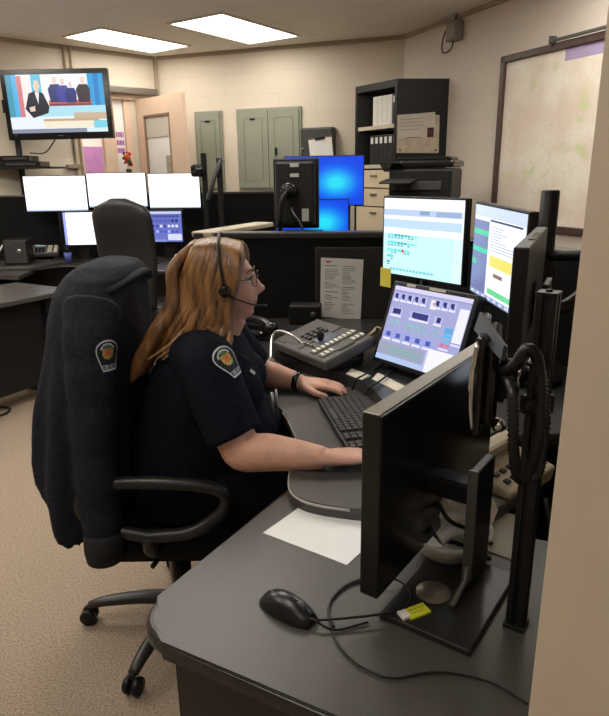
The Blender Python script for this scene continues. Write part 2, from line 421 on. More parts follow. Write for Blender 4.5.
MB().cyl((.03, -.108, h_ * .62), (.03, -.122, h_ * .62), .011).build('lock', STEEL, t)
t, w_, h_ = on_wall_thing('clipboard', 'clipboard with white sheets hanging on the dark wall box', 'clipboard', WB, WC, (309, 138), (333, 165))
t.location -= V((0, .13, 0))
M = Matrix.Translation((w_ / 2, 0, h_ / 2)) @ Matrix.Rotation(R(-6), 4, 'Y')
MB().box((0, 0, 0), (w_, .006, h_), M=M).build('board', mat('brown_hardboard', (.2, .12, .07), .6), t)
MB().box((0, -.006, -.008), (w_ * .94, .004, h_ * .93), M=M).build('paper', PAPER, t)
MB().box((0, -.012, h_ / 2 - .012), (w_ * .4, .012, .03), M=M, r=.003).build('clip', BLACKM, t)

# framed wall map on the right wall
t, _, _ = on_wall_thing('wall_map', 'large framed pale city map on the right wall', 'map', WC, WR1, (505, 57), (505, 200))
pa = onwall(505, 57, WC, WR1); pb = onwall(495.5, 205, WC, WR1)
pc = onwall(562, 229, WC, WR1); pr = onwall(593, 37, WC, WR1)
zt_, zb_ = pa.z, pc.z - .03
mw = (pc.xy - pa.xy).length + 1.0; mh = zt_ - zb_
t.location = (pa.x, pa.y, zb_)
FRM = mat('brown_map_frame', (.07, .042, .032), .4, var=.15, scale=30)
mb = MB(); f = .05
for x, z, a, b in ((mw / 2, mh - f / 2, mw, f), (mw / 2, f / 2, mw, f), (f / 2, mh / 2, f, mh), (mw - f / 2, mh / 2, f, mh)):
    mb.box((x, -.02, z), (a, .04, b), r=.006)
mb.build('frame', FRM, t)
mm = mat('pale_map_print', (.80, .74, .62), .45)
nt = mm.node_tree; b = nt.nodes['Principled BSDF']; tc = nt.nodes.new('ShaderNodeTexCoord')
mpn = nt.nodes.new('ShaderNodeMapping'); nt.links.new(tc.outputs['Object'], mpn.inputs[0])
mpn.inputs['Rotation'].default_value = (R(90), 0, 0)
vo = nt.nodes.new('ShaderNodeTexVoronoi'); vo.feature = 'DISTANCE_TO_EDGE'; vo.inputs['Scale'].default_value = 16
n1 = nt.nodes.new('ShaderNodeTexNoise'); n1.inputs['Scale'].default_value = 3.2; n1.inputs['Detail'].default_value = 6
n2 = nt.nodes.new('ShaderNodeTexNoise'); n2.inputs['Scale'].default_value = 6.5; n2.inputs['Detail'].default_value = 2
for n in (vo, n1, n2): nt.links.new(tc.outputs['Object'], n.inputs['Vector'])
r1 = nt.nodes.new('ShaderNodeValToRGB'); e = r1.color_ramp.elements
e[0].position = .40; e[0].color = (.82, .77, .66, 1); e[1].position = .62; e[1].color = (.74, .62, .52, 1)
r2 = nt.nodes.new('ShaderNodeValToRGB'); e = r2.color_ramp.elements
e[0].position = .60; e[0].color = (0, 0, 0, 1); e[1].position = .70; e[1].color = (.75, .75, .75, 1)
r3 = nt.nodes.new('ShaderNodeValToRGB'); e = r3.color_ramp.elements
e[0].position = 0; e[0].color = (.35, .35, .35, 1); e[1].position = .05; e[1].color = (0, 0, 0, 1)
nt.links.new(n1.outputs['Fac'], r1.inputs[0]); nt.links.new(n2.outputs['Fac'], r2.inputs[0]); nt.links.new(vo.outputs['Distance'], r3.inputs[0])
x1 = nt.nodes.new('ShaderNodeMix'); x1.data_type = 'RGBA'; x1.inputs['B'].default_value = (.60, .66, .33, 1)
nt.links.new(r2.outputs[0], x1.inputs['Factor']); nt.links.new(r1.outputs[0], x1.inputs['A'])
x2 = nt.nodes.new('ShaderNodeMix'); x2.data_type = 'RGBA'; x2.inputs['B'].default_value = (.62, .48, .42, 1)
nt.links.new(r3.outputs[0], x2.inputs['Factor']); nt.links.new(x1.outputs['Result'], x2.inputs['A'])
nt.links.new(x2.outputs['Result'], b.inputs['Base Color'])
mb = MB(); mb.box((mw / 2, -.012, mh / 2), (mw - f, .012, mh - f))
lx0 = (onwall(568, 50, WC, WR1).xy - pa.xy).length; lz = onwall(568, 50, WC, WR1).z - zb_
mb.rect(lx0, lz - .07, lx0 + .5, lz + .04, -.019, 1)
mb.build('map_sheet', [mm, flat((.66, .60, .74))], t)
rt, _, _ = on_wall_thing('map_rail', 'thin grey rail and bracket above the framed wall map', 'rail', WC, WR1, (555, 41), (556, 45))
q0 = onwall(555, 42, WC, WR1)
mb = MB(); mb.box((.5, -.05, .02), (1.0, .02, .02), r=.004); mb.build('rail', GREYP, rt)
MB().box((.01, -.03, .02), (.014, .06, .07), r=.003).build('bracket', GREYP, rt)

# alarm box with a looped cable
t, w_, h_ = on_wall_thing('alarm_box', 'small grey alarm box with looped black cable high on right wall', 'alarm box', WC, WR1, (454, 19), (472, 37))
w_ = .15; h_ = .15
MB().box((.075, -.04, h_ / 2), (w_, .08, h_), r=.012).build('body', mat('grey_box_plastic', (.22, .20, .18), .5), t)
MB().box((.075, -.083, h_ / 2), (w_ * .8, .01, h_ * .8), r=.004).build('cover', mat('grey_box_cover', (.28, .25, .22), .5), t)
mb = MB(); mb.tube(spl([(.06, -.02, h_ + .06), (.05, -.03, h_), (-.07, -.03, .10), (-.10, -.04, .0), (-.05, -.06, -.07), (.04, -.06, -.07), (.07, -.05, -.03), (.06, -.05, .02)], 8), .006); mb.build('cable', BLACK, t)

# conduit on the left wall behind the television
pa = onwall(63.5, 50, WL0, WB)
cx_ = (pa.xy - WL0).dot(eL)
mb = MB(); mb.cyl((cx_, -.02, .2), (cx_, -.02, CEIL), .018); mb.cyl((cx_ + .06, -.02, .9), (cx_ + .06, -.02, CEIL), .012)
o = mb.build('conduit', mat('painted_conduit', (.50, .41, .30), .5)); o.location = (WL0.x, WL0.y, 0); o.rotation_euler = (0, 0, math.atan2(eL.y, eL.x)); tag(o, 'twin painted conduit pipes running up the wall behind the television', 'conduit')
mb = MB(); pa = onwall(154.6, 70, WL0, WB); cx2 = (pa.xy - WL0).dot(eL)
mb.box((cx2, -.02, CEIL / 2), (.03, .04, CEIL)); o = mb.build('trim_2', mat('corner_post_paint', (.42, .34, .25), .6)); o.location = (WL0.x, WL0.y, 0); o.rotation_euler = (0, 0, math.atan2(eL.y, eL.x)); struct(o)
pa = onwall(72, 166.5, WL0, WB)
o = MB().box(((pa.xy - WL0).dot(eL), -.03, pa.z), (.13, .06, .04), r=.004).build('wall_outlet', mat('brown_outlet_box', (.30, .24, .17), .5)); o.location = (WL0.x, WL0.y, 0); o.rotation_euler = (0, 0, math.atan2(eL.y, eL.x)); tag(o, 'small brown outlet strip on the wall under the television', 'outlet')

# violet board, white notice with violet lettering, red flowers seen through the doorway
def hallpt(px, py, d):                              # point beyond the doorway, d behind the wall
    A2, B2 = WL0 - nL * d, WB - nL * d
    p = onwall(px, py, A2, B2); return (p.xy - A2).dot(eL), p.z
bx0, _ = hallpt(76, 150, 1.9); bx1, bz1 = hallpt(107, 147, 1.9)
o = MB().box(((bx0 + bx1) / 2, 1.9, bz1 - .42), (bx1 - bx0 + .5, .03, .84), r=.003).build('hall_notice_board', VIO)
o.location = (WL0.x, WL0.y, 0); o.rotation_euler = (0, 0, math.atan2(eL.y, eL.x)); tag(o, 'violet panel low in the hall seen through the doorway under the television', 'panel')
LR = math.atan2(eL.y, eL.x)
pb1 = pj(101); o = MB().box((pb1 - .2, 1.88, .2), (.05, .05, .4)).build('tmp', VIO); bpy.data.objects.remove(o)
sg = thing('sidelight_sign', 'white sidelight sign with violet lettering beside the open door', 'sign', (WL0.x, WL0.y, 0), LR)
sx0, sx1 = a2 + .004, a3 - .004; sgx = (sx0 + sx1) / 2
MB().box((sgx, .035, dtop / 2), (sx1 - sx0, .012, dtop - .08)).build('white_panel', mat('white_sidelight', (.86, .85, .83), .35), sg)
zt1, zt2 = onwall(122, 132, WL0, WB).z, onwall(122, 153, WL0, WB).z
for zz in (0, .5, 1.0):
    mb = MB(); xx = sx0 + .012; zc_ = zt1 + (zt2 - zt1) * (.12 + zz * .76)
    while xx < sx1 - .014:
        ww = min(random.uniform(.010, .022), sx1 - .012 - xx); mb.box((xx + ww / 2, .027, zc_), (ww, .003, .05)); xx += ww + .006
    mb.build('lettering', flat((.70, .30, .68)), sg)
fz = onwall(122, 171, WL0, WB).z; fx = sgx
st = MB().box((fx, -.10, (fz - .10) / 2), (.16, .16, fz - .10), r=.01).build('plant_stand', DOORP); st.location = (WL0.x, WL0.y, 0); st.rotation_euler = (0, 0, LR); tag(st, 'plain square pedestal under the red flowers in the doorway', 'stand')
fl = thing('flower_vase', 'dark vase of red and orange flowers in the doorway below the violet lettering', 'flowers', (WL0.x, WL0.y, 0), LR)
MB().lathe([(.03, 0), (.04, .05), (.028, .10), (.032, .12)], (fx, -.10, fz - .10)).build('vase', BLACKG, fl)
mb = MB(); random.seed(3)
for i in range(26):
    a, r_ = random.uniform(0, 6.28), random.uniform(0, .05)
    mb.ell((fx + r_ * math.cos(a), -.10 + r_ * math.sin(a), fz + .07 + random.uniform(-.03, .13)), random.uniform(.012, .022), random.choice((0, 0, 1, 2)), n=6)
mb.build('blossoms', [flat((.72, .12, .08)), flat((.85, .42, .12)), flat((.25, .33, .14))], fl)

# ------------------------------------------------------------------ screens
def screen_mesh(mb, w, h, y, rects, base):
    """rects in 0..1 screen units (x from left, y from top); returns materials"""
    mats, ids = [emit(base[0], base[1])], {}
    mb.rect(-w / 2, 0, w / 2, h, y, 0)
    for i, r in enumerate(rects):
        x0, y0, x1, y1, c = r[:5]; s = r[5] if len(r) > 5 else base[1]
        k = (c, s)
        if k not in ids: ids[k] = len(mats); mats.append(emit(c, s))
        yy = y - .00025 - .00004 * i
        mb.rect(-w / 2 + x0 * w, h - y1 * h, -w / 2 + x1 * w, h - y0 * h, yy, ids[k])
    return mats
def display(name, label, cat, loc, rz, w, h, rects=(), base=((.95, .97, 1), 1.0), th=.028, bez=.012, tilt=0, group=None, casing=BLACK, chin=None, polys=(), roll=0, slim=False):
    """flat monitor; loc = middle of the lower edge of the casing; faces local -y"""
    t = thing(name, label, cat, loc, rz, group)
    M = Matrix.Rotation(-tilt, 4, 'X') @ Matrix.Rotation(roll, 4, 'Y')
    ch = bez if chin is None else chin
    mb = MB().box((0, th / 2, h / 2), (w, th, h), M=M, r=.004)
    if not slim: mb.box((0, th + .008, h * .5), (w * .6, .02, h * .55), M=M, r=.008)
    mb.build('casing', casing, t)
    mb = MB(); sw, sh = w - 2 * bez, h - bez - ch
    M2 = M @ Matrix.Translation((0, 0, ch))
    mats = screen_mesh(mb, sw, sh, -.0006, rects, base)
    for pts, c, s in polys:
        m = emit(c, s)
        if m not in mats: mats.append(m)
        mb.poly([(-sw / 2 + x * sw, -.0022 - .00003 * len(mb.f), sh - y * sh) for x, y in pts][::-1], mats.index(m))
    mb.v = [M2 @ v for v in mb.v]
    mb.build('screen', mats, t)
    t['_m'] = 0; del t['_m']
    return t, M
def arm_to(t, M, w, h, th, target, world=True, r=.016):
    """an arm from the back of a display to a pole"""
    a = M @ V((0, th + .02, h * .5))
    inv = (Matrix.Translation(t.location) @ Matrix.Rotation(t.rotation_euler[2], 4, 'Z')).inverted()
    b = inv @ V(target)
    mb = MB(); mb.box((0, th + .024, h * .5), (.11, .014, .11), M=M, r=.003)
    mid = a + V((0, .07, 0)); mb.tube([a, mid, V((mid.x, mid.y, b.z)) if 0 else mid.lerp(b, .5), b], r, n=10)
    return mb.build('arm', BLACKM, t)

# television news picture
tvc = aty(57.5, 104.5, 6.25); mpp = (tvc.y * cp_ - (tvc.z - EYE) * sp_) / F
tw, th_ = 105 * mpp, 65.5 * mpp
SK, SUIT = (.93, .82, .76), (.16, .17, .22)
tvr = [(0, 0, .06, 1, (.30, .62, .72)), (.06, 0, .11, .75, (.35, .72, .92)), (.11, .02, .16, .75, (.85, .52, .55)), (.16, 0, .26, .8, (.97, .93, .93)), (.26, 0, .36, .45, (.35, .76, .88)),
       (.36, .03, .84, .5, (.96, .96, 1.0)), (.84, 0, 1, .62, (.16, .63, .86)), (.90, 0, .95, .6, (.07, .50, .80)), (.42, .44, .86, .50, (.84, .42, .28)), (.42, .50, .86, .54, (.55, .25, .30)),
       (.30, .54, 1, .72, (.70, .90, .96)), (.66, .66, 1, .78, (.80, .72, .62)), (.0, .72, .34, 1, (.93, .97, .99)), (.34, .76, .92, .80, (.80, .66, .52)), (.34, .80, .92, .92, (.97, .93, .84)),
       (0, .93, .78, 1, (.55, .58, .66)), (.78, .93, 1, 1, (.86, .95, .98)), (.86, .80, 1, .93, (.50, .84, .92))]
def fig(x, y, s, c, flip=1):
    return [([(x - .05 * s, y + .14 * s), (x + .05 * s, y + .14 * s), (x + .08 * s, y + .24 * s), (x + .07 * s, y + .5 * s), (x - .07 * s, y + .5 * s), (x - .09 * s, y + .24 * s)], c, 1.0),
            ([(x - .022 * s, y), (x + .022 * s, y), (x + .026 * s, y + .10 * s), (x, y + .15 * s), (x - .026 * s, y + .10 * s)], SK, 1.0)]
tvp = [([(.22, .32), (.30, .27), (.37, .32), (.42, .55), (.40, .66), (.24, .74), (.17, .58)], SUIT, 1.0), ([(.29, .10), (.33, .10), (.345, .2), (.32, .3), (.295, .3), (.275, .2)], SK, 1.0), ([(.285, .30), (.33, .30), (.31, .50)], (.95, .94, .97), 1.0), ([(.21, .56), (.27, .53), (.27, .62), (.22, .63)], SK, 1.0)]
tvp += fig(.50, .05, .85, (.20, .24, .45)) + fig(.58, .08, .8, (.25, .28, .62)) + fig(.66, .14, .7, (.16, .22, .48)) + fig(.79, .06, .85, (.22, .17, .22))
dirc = V((0 - tvc.x, 0 - tvc.y)).normalized()
t, M = display('television', 'wall-side television showing a news presenter in a dark suit', 'television', (tvc.x, tvc.y, tvc.z - th_ / 2), R(2), tw, th_, tvr, ((.95, .97, .99), 1.0), th=.07, bez=.045, chin=.06, tilt=R(0), polys=tvp, casing=BLACKG, roll=R(-.7))
MB().box((0, -.002, .032), (.05, .003, .008)).build('badge', GREYP, t)
MB().box((-.42, -.002, .035), (.02, .003, .008)).build('badge', GREYP, t)
# floor stand carrying television, shelf and boxes
ps = aty(19, 150, 6.4)
s_ = thing('television_stand', 'black pole stand with a shelf below the television', 'stand', (ps.x, ps.y, 0))
MB().cyl((0, 0, .02), (0, 0, tvc.z + .1), .028).build('pole', BLACKM, s_)
MB().cyl((0, 0, 0), (0, 0, .03), .3).build('base', BLACKM, s_)
MB().box(((tvc.x - ps.x) / 2, -.03, tvc.z), (abs(tvc.x - ps.x) + .3, .05, .12), r=.006).build('bracket', BLACKM, s_)
sh = aty(24, 168, 6.2)
mb = MB(); mb.box((.12, -.16, sh.z), (.62, .34, .018), r=.003); mb.tube([(.0, -.02, sh.z - .2), (.1, -.2, sh.z - .01)], .012); mb.build('shelf', BLACKM, s_)
for i, (dx, dz, w_, lab) in enumerate(((.02, .035, .46, 'black cable box lying on the stand shelf below the television'), (-.03, .085, .36, 'thin black recorder stacked on the cable box below the television'))):
    b_ = thing('cable_box', lab, 'cable box', (ps.x + dx + .05, ps.y - .16, sh.z + .009 + (0 if i == 0 else .052)), 0, 'boxes below the television')
    MB().box((0, 0, .025), (w_, .24, .05), r=.006).build('body', BLACKG, b_)
    MB().box((.05, -.121, .025), (w_ * .6, .004, .02)).build('front_strip', DGREY, b_)
mb = MB(); mb.tube(spl([(ps.x + .36, ps.y + .02, tvc.z - .3), (ps.x + .25, ps.y, tvc.z - .42), (ps.x + .12, ps.y - .05, sh.z + .14)], 6), .006)
tag(mb.build('television_cable', BLACK), 'thin black cable hanging from the television to the boxes', 'cable')
pq = aty(2, 113, 6.75)
o = thing('wall_speaker', 'small black speaker half hidden behind the television edge', 'speaker', (pq.x - .06, pq.y, pq.z), R(10)); MB().box((0, 0, 0), (.16, .15, .32), r=.012).build('body', BLACK, o); MB().box((0, -.078, 0), (.13, .006, .28), r=.003).build('grille', DGREY, o); MB().box((0, .12, .0), (.05, .12, .06)).build('bracket', BLACKM, o)

# ------------------------------------------------------------------ bookcase with drawers, binders
BZ = EYE + k_ * .68 * 1.0
fl_, frp, sbp = aty(355.5, 87, 1), aty(397.5, 78.5, 1), aty(451, 78.5, 1)
def ptop(px, py, z):
    d = ray(px, py); tt = (z - EYE) / d.z; return V((d.x * tt, d.y * tt))
BZ = 2.27
pFL, pFR, pBR = ptop(355.5, 87, BZ), ptop(397.5, 78.5, BZ), ptop(451, 78.5, BZ)
fdir = (pFR - pFL).normalized(); bw = (pFR - pFL).length
bc = thing('bookcase', 'tall black bookcase of binders with beige drawers below', 'bookcase', (pFL.x, pFL.y, 0), math.atan2(fdir.y, fdir.x))
inv = Matrix.Rotation(-math.atan2(fdir.y, fdir.x), 2)
sd = inv @ (pBR - pFR)                             # the side runs back to the wall, the plan is a little skewed
def skew(x, y): return (x + sd.x * y / sd.y * .999, y) # local plan point at depth y
D = sd.y; t_ = .03
def slab(mb, x0, x1, y0, y1, z0, z1, mi=0):
    mb.prism([skew(x0, y0), skew(x1, y0), skew(x1, y1), skew(x0, y1)], z0, z1, mi)
zs = [aty(380, yy, pFR.y + .25).z for yy in (127, 166)]
mb = MB(); slab(mb, 0, t_, 0, D, 0, BZ); slab(mb, bw - t_, bw, 0, D, 0, BZ); mb.build('side_panel', BLACK, bc)
mb = MB(); slab(mb, t_, bw - t_, D - .02, D, 0, BZ); mb.build('back_panel', BLACK, bc)
mb = MB(); slab(mb, t_, bw - t_, 0, D - .02, BZ - .06, BZ); mb.build('top_panel', BLACK, bc)
mb = MB(); slab(mb, t_, bw - t_, 0, D - .02, 0, .06); mb.build('base_panel', BLACK, bc)
SHM = mat('pale_shelf_edge', (.60, .55, .44), .5)
for z in zs:
    mb = MB(); slab(mb, t_, bw - t_, .01, D - .02, z - .02, z + .012); mb.build('shelf', SHM, bc)
z = zs[1] - .035
for k in range(5):
    hh = .17 if k < 2 else .27
    if z - hh < .05: break
    mb = MB(); slab(mb, t_ + .005, bw - t_ - .005, .0, .35, z - hh + .012, z)
    d = mb.build('drawer', CABB, bc)
    MB().box((bw / 2, -.008, z - .05), (.09, .016, .02), r=.003).build('handle', STEEL, d)
    z -= hh
def binder(x, z, w_, h_, m, lab, tagm, grp):
    yy = .03
    p = skew(x, yy)
    c, s = math.cos(bc.rotation_euler[2]), math.sin(bc.rotation_euler[2])
    t = thing('binder', lab, 'binder', (pFL.x + c * p[0] - s * p[1], pFL.y + s * p[0] + c * p[1], z), bc.rotation_euler[2], grp)
    MB().box((w_ / 2, .13, h_ / 2), (w_, .26, h_), r=.004).build('cover', m, t)
    MB().rect(w_ * .2, h_ * .72, w_ * .8, h_ * .93, -.001).build('spine_label', tagm, t)
BW1 = mat('white_binder', (.80, .78, .73), .45); BW2 = mat('black_binder', (.012, .012, .014), .4)
x = bw * .36
for i in range(5):
    m = BW1 if i < 4 else BW2
    binder(x, zs[0] + .012, .066, (BZ - .06 - zs[0]) * .80, m, ('first', 'second', 'third', 'fourth', '')[i] + ' white binder from the left on the upper bookcase shelf' if i < 4 else 'black binder with white label beside the white binders on the upper shelf', PAPER, 'binders on the upper shelf'); x += .069
x = bw * .30
for i in range(6):
    binder(x, zs[1] + .012, .064, (zs[0] - zs[1]) * .76, BW2, ('first', 'second', 'third', 'fourth', 'fifth', 'sixth')[i] + ' black binder from the left on the lower bookcase shelf', PAPER, 'binders on the lower shelf'); x += .0665
# papers pinned on the bookcase side
def side_pt(px, py):
    p = onwall(px, py, pFR, pBR); return p
sdir = (pBR - pFR).normalized(); sn = V((sdir.y, -sdir.x))
def side_sheet(name, lab, cat, px4, m, off, marks=()):
    q = [side_pt(*p) + V((sn.x * off, sn.y * off, 0)) for p in px4]
    c = sum(q, V()) / 4
    t = thing(name, lab, cat, c, 0)
    mb = MB(); o2 = V((sn.x, sn.y, 0)) * .0012
    mb.poly([p - c for p in q]); mb.poly([p - c - o2 for p in q][::-1]); 
    for i in range(4): mb.poly([q[i] - c, q[(i + 1) % 4] - c, q[(i + 1) % 4] - c - o2, q[i] - c - o2])
    ms = [m]
    for (u0, v0, u1, v1, col) in marks:
        fm = flat(col)
        if fm not in ms: ms.append(fm)
        f = lambda u, v: q[0].lerp(q[3], u).lerp(q[1].lerp(q[2], u), v) - c + o2 * .6
        mb.poly([f(u0, v0), f(u0, v1), f(u1, v1), f(u1, v0)], ms.index(fm))
    mb.build('sheet', ms, t); return t
side_sheet('pinned_map', 'large lower paper pinned on the bookcase side', 'paper', [(397, 115), (396.5, 153), (438.5, 153), (439.5, 115)], mat('aged_paper', (.50, .42, .32), .7, var=.12, scale=14), .004, [(.06, .9, .1, .95, (.3, .25, .22)), (.9, .9, .95, .95, (.3, .25, .22))])
side_sheet('pinned_notice', 'white notice with a dark crest pinned over the larger paper on bookcase', 'paper', [(398, 115), (397.5, 139), (434, 137.5), (435, 112)], mat('grey_white_paper', (.58, .53, .46), .7, var=.05, scale=10), .008, [(.8, .60, .98, .98, (.22, .12, .14)), (.84, .66, .94, .9, (.45, .2, .2)), (.2, .95, .6, .985, (.5, .42, .38)), (.06, .2, .7, .22, (.55, .5, .45)), (.06, .34, .65, .36, (.55, .5, .45)), (.06, .48, .7, .50, (.55, .5, .45)), (.06, .62, .6, .64, (.55, .5, .45))])
p = side_pt(417, 111.5); m_ = MB().box((p.x + sn.x * .018, p.y + sn.y * .018, p.z), (.05, .012, .035), r=.003).build('magnet_clip', BLACKM); tag(m_, 'black magnetic clip holding papers on the bookcase side', 'clip')

# ------------------------------------------------------------------ printer on a cabinet beside the bookcase
pp = aty(424, 187, 4.75)
pst = thing('printer_stand', 'low black cabinet carrying the printer beside the bookcase', 'cabinet', (pp.x, pp.y, 0), R(-24))
ptopz = aty(430, 200, 4.6).z
MB().box((0, .05, ptopz / 2), (.5, .44, ptopz), r=.008).build('body', BLACK, pst)
MB().box((0, -.175, ptopz / 2), (.44, .016, ptopz - .12), r=.004).build('door', DGREY, pst)
pr = thing('printer', 'black multifunction printer with an open paper tray beside the bookcase', 'printer', (pp.x, pp.y, ptopz), R(-24))
MB().box((0, .05, .11), (.46, .40, .22), r=.02).build('body', BLACK, pr)
MB().box((-.01, .05, .25), (.50, .42, .05), r=.018).box((0, .10, .285), (.40, .26, .03), r=.012).build('scanner_lid', BLACKG, pr)
M = Matrix.Translation((-.20, -.16, .235)) @ Matrix.Rotation(R(-24), 4, 'X')
MB().box((0, 0, 0), (.16, .14, .02), M=M, r=.004).box((0, 0, .012), (.08, .08, .003), M=M).build('control_panel', BLACKG, pr)
MB().box((-.13, -.24, .16), (.22, .20, .014), r=.004, M=Matrix.Rotation(R(6), 4, 'X')).build('paper_tray', DGREY, pr)
MB().box((-.02, -.155, .10), (.36, .02, .06), r=.004).build('front_slot', DGREY, pr)
pc_ = thing('supply_cabinet', 'small beige drawer cabinet standing below the printer', 'cabinet', (pp.x - .47, pp.y + .28, 0), R(-24))
MB().box((0, 0, .5), (.40, .45, 1.0), r=.006).build('body', CABB, pc_)
for k in range(3):
    d = MB().box((0, -.23, .2 + k * .31), (.37, .014, .28), r=.004).build('drawer', CABB, pc_); MB().box((0, -.245, .29 + k * .31), (.09, .014, .018), r=.003).build('handle', STEEL, d)

# ------------------------------------------------------------------ back workstation
BD = 5.55
def partition(name, lab, A, B, h, capm=CAPM, th=.06, cap=.025, z0=.04):
    A, B = V(A), V(B); d = B - A; L = d.length
    t = thing(name, lab, 'partition', (A.x, A.y, 0), math.atan2(d.y, d.x))
    MB().box((L / 2, 0, (h + z0) / 2), (L, th, h - z0), r=.004).build('panel', FABP, t)
    MB().box((L / 2, 0, h + cap / 2), (L + .01, th + .02, cap), r=.006).build('cap', capm, t)
    MB().box((L / 2, 0, z0 / 2), (L - .04, th - .02, z0)).build('plinth', BLACK, t)
    return t
partition('desk_partition', 'low black partition behind the three white screens', (-3.0, 6.06), (-.15, 6.3), 1.31)
partition('desk_partition', 'black partition returning towards the portrait monitor from the back', (-.1, 6.25), (.12, 4.7), 1.26)
# back desk
dk = thing('back_desk', 'dark dispatch desk under the three white screens', 'desk', (-2.3, BD, 0))
a_, b_, c_ = atz(0, 272, .75), atz(97, 264, .75), atz(200, 262, .75)
loc = lambda p: (p.x + 2.3, p.y - BD)
poly = [loc(atz(-60, 270, .75)), loc(atz(30, 267, .75)), loc(atz(60, 263, .75)), loc(atz(100, 262, .75)), loc(atz(205, 262, .75)), (2.1, .55), (-.75, .30)]
MB().prism(poly, .715, .75, r=.008).build('desktop', LAML, dk)
MB().box((.55, .25, .36), (2.5, .03, .71)).build('modesty_panel', BLACK, dk)
for x in (-.72, 1.95): MB().box((x, .22, .357), (.04, .45, .714)).build('side_panel', BLACK, dk)
# lower keyboard shelf seen on the left, an L return of the desk
rt = thing('return_desk', 'dark return desk at the left end of the back desk', 'desk', (-3.3, 4.9, 0))
l2 = lambda p: (p.x + 3.3, p.y - 4.9)
MB().prism([l2(atz(-40, 274, .72)), l2(atz(38, 267.5, .72)), (.95, .2), (-.2, .55)], .68, .72, r=.008).build('desktop', LAML, rt)
MB().box((.2, .3, .34), (.9, .03, .68)).build('panel', BLACK, rt)
# three white upper screens
SY = 5.85
labs = ['left white screen of the row of three behind the office chair', 'middle white screen of the row of three behind the office chair', 'right white screen of the row of three nearest the open door']
for (xa, xb, ya, yb, rz, lab) in ((27, 89, 175.5, 211.5, 4, labs[0]), (88.5, 149, 172.5, 207.5, 0, labs[1]), (148.5, 202.5, 173, 208.5, -6, labs[2])):
    c1 = aty((xa + xb) / 2, ya, SY); c2 = aty((xa + xb) / 2, yb, SY); mp = (SY * cp_ - (c1.z - EYE) * sp_) / F
    t, M = display('wide_monitor', lab, 'monitor', (c2.x, SY, c2.z), R(rz), (xb - xa - .5) * mp / math.cos(R(rz)), c1.z - c2.z, [(0, .96, 1, 1, (.75, .83, .97), 1.0)], ((.985, .99, 1), 1.6), bez=.006, group='white screens in the back row')
    MB().cyl((0, .05, (c1.z - c2.z) / 2), (0, .05, .75 - c2.z), .02).box((0, .05, .755 - c2.z), (.22, .16, .012), r=.004).build('stand', BLACKM, t)
# lower monitors
def lowmon(xa, xb, ya, yb, y, lab, rects, base, rz=0, foot=.75):
    c1 = aty((xa + xb) / 2, ya, y); c2 = aty((xa + xb) / 2, yb, y); mp = (y * cp_ - (c1.z - EYE) * sp_) / F
    h = c1.z - c2.z
    t, M = display('desk_monitor', lab, 'monitor', (c2.x, y, c2.z), R(rz), (xb - xa) * mp, h, rects, base, bez=.012)
    MB().box((0, .06, (h / 2 + foot - c2.z) / 2 + .0), (.08, .03, h / 2 - (foot - c2.z))).box((0, .05, foot + .008 - c2.z), (.24, .18, .016), r=.005).build('stand', BLACKM, t)
    return t
lowmon(65, 101, 211, 246, 5.72, 'small white monitor standing on the back desk by the desk phone', [(0, 0, .08, 1, (.62, .66, .95), 1.2)], ((.98, .98, 1), 1.4), 3)
cons = [(0, 0, 1, .08, (.80, .83, .95)), (.1, .12, .92, .2, (.30, .33, .62))]
for i in range(7):
    cons += [(.08 + .12 * i, .26, .17 + .12 * i, .36, random.choice([(.85, .88, 1), (.34, .36, .70), (.2, .22, .5)])), (.08 + .12 * i, .44, .16 + .12 * i, .52, random.choice([(.9, .92, 1), (.25, .27, .6)])), (.08 + .12 * i, .62, .15 + .12 * i, .70, random.choice([(.7, .78, 1), (.3, .34, .7)]))]
cons += [(.55, .74, .98, .95, (.86, .88, .97)), (0, .92, .5, 1, (.55, .6, .85))]
lowmon(149, 185, 210, 243, 5.72, 'small blue dispatch-console monitor on the back desk right of the office chair', cons, ((.42, .46, .80), 1.0), -5)
# desk phone
def deskphone(loc, rz, lab, s=1.0):
    t = thing('desk_phone', lab, 'telephone', loc, rz)
    M = Matrix.Rotation(R(22), 4, 'X') @ Matrix.Scale(s, 4)
    MB().box((0, .12, .03), (.30, .22, .045), M=M, r=.012).build('body', GREYP, t)
    MB().box((0, .14, .0), (.28, .16, .05), r=.006, M=Matrix.Translation((0, 0, .026)) @ Matrix.Scale(s, 4)).build('foot', DGREY, t)
    MB().box((-.11, .12, .065), (.05, .21, .03), M=M, r=.012).build('handset', BLACKG, t)
    MB().rect(-.055, 0, .035, .07, 0, M=M @ Matrix.Translation((0, .14, .0535)) @ Matrix.Rotation(R(-90), 4, 'X')).build('display', emit((.62, .74, .74), .8), t)
    mb = MB()
    for i in range(3):
        for j in range(4): mb.box((-.04 + i * .03, .03 + j * .024, .055), (.02, .015, .008), M=M)
    for j in range(7): mb.box((.075, .03 + j * .027, .055), (.04, .012, .008), M=M, mi=1); mb.box((.125, .03 + j * .027, .055), (.03, .012, .008), M=M, mi=1)
    mb.build('keys', [BLACK, flat((.8, .78, .7))], t); return t
p = atz(44, 258, .75)
deskphone((p.x, p.y - .06, .75), R(14), 'grey desk phone with a lit display on the back desk', 1.05)
p = aty(17, 246, 5.6); o = thing('speaker_box', 'black cube speaker on the back desk beside the desk phone', 'speaker', (p.x, 5.62, .75), R(8))
MB().box((0, 0, .11), (.21, .18, .22), r=.012).build('body', BLACK, o); MB().box((0, -.092, .11), (.18, .006, .19), r=.003).build('grille', DGREY, o); MB().cyl((.03, -.094, .12), (.03, -.101, .12), .02).build('knob', STEEL, o)
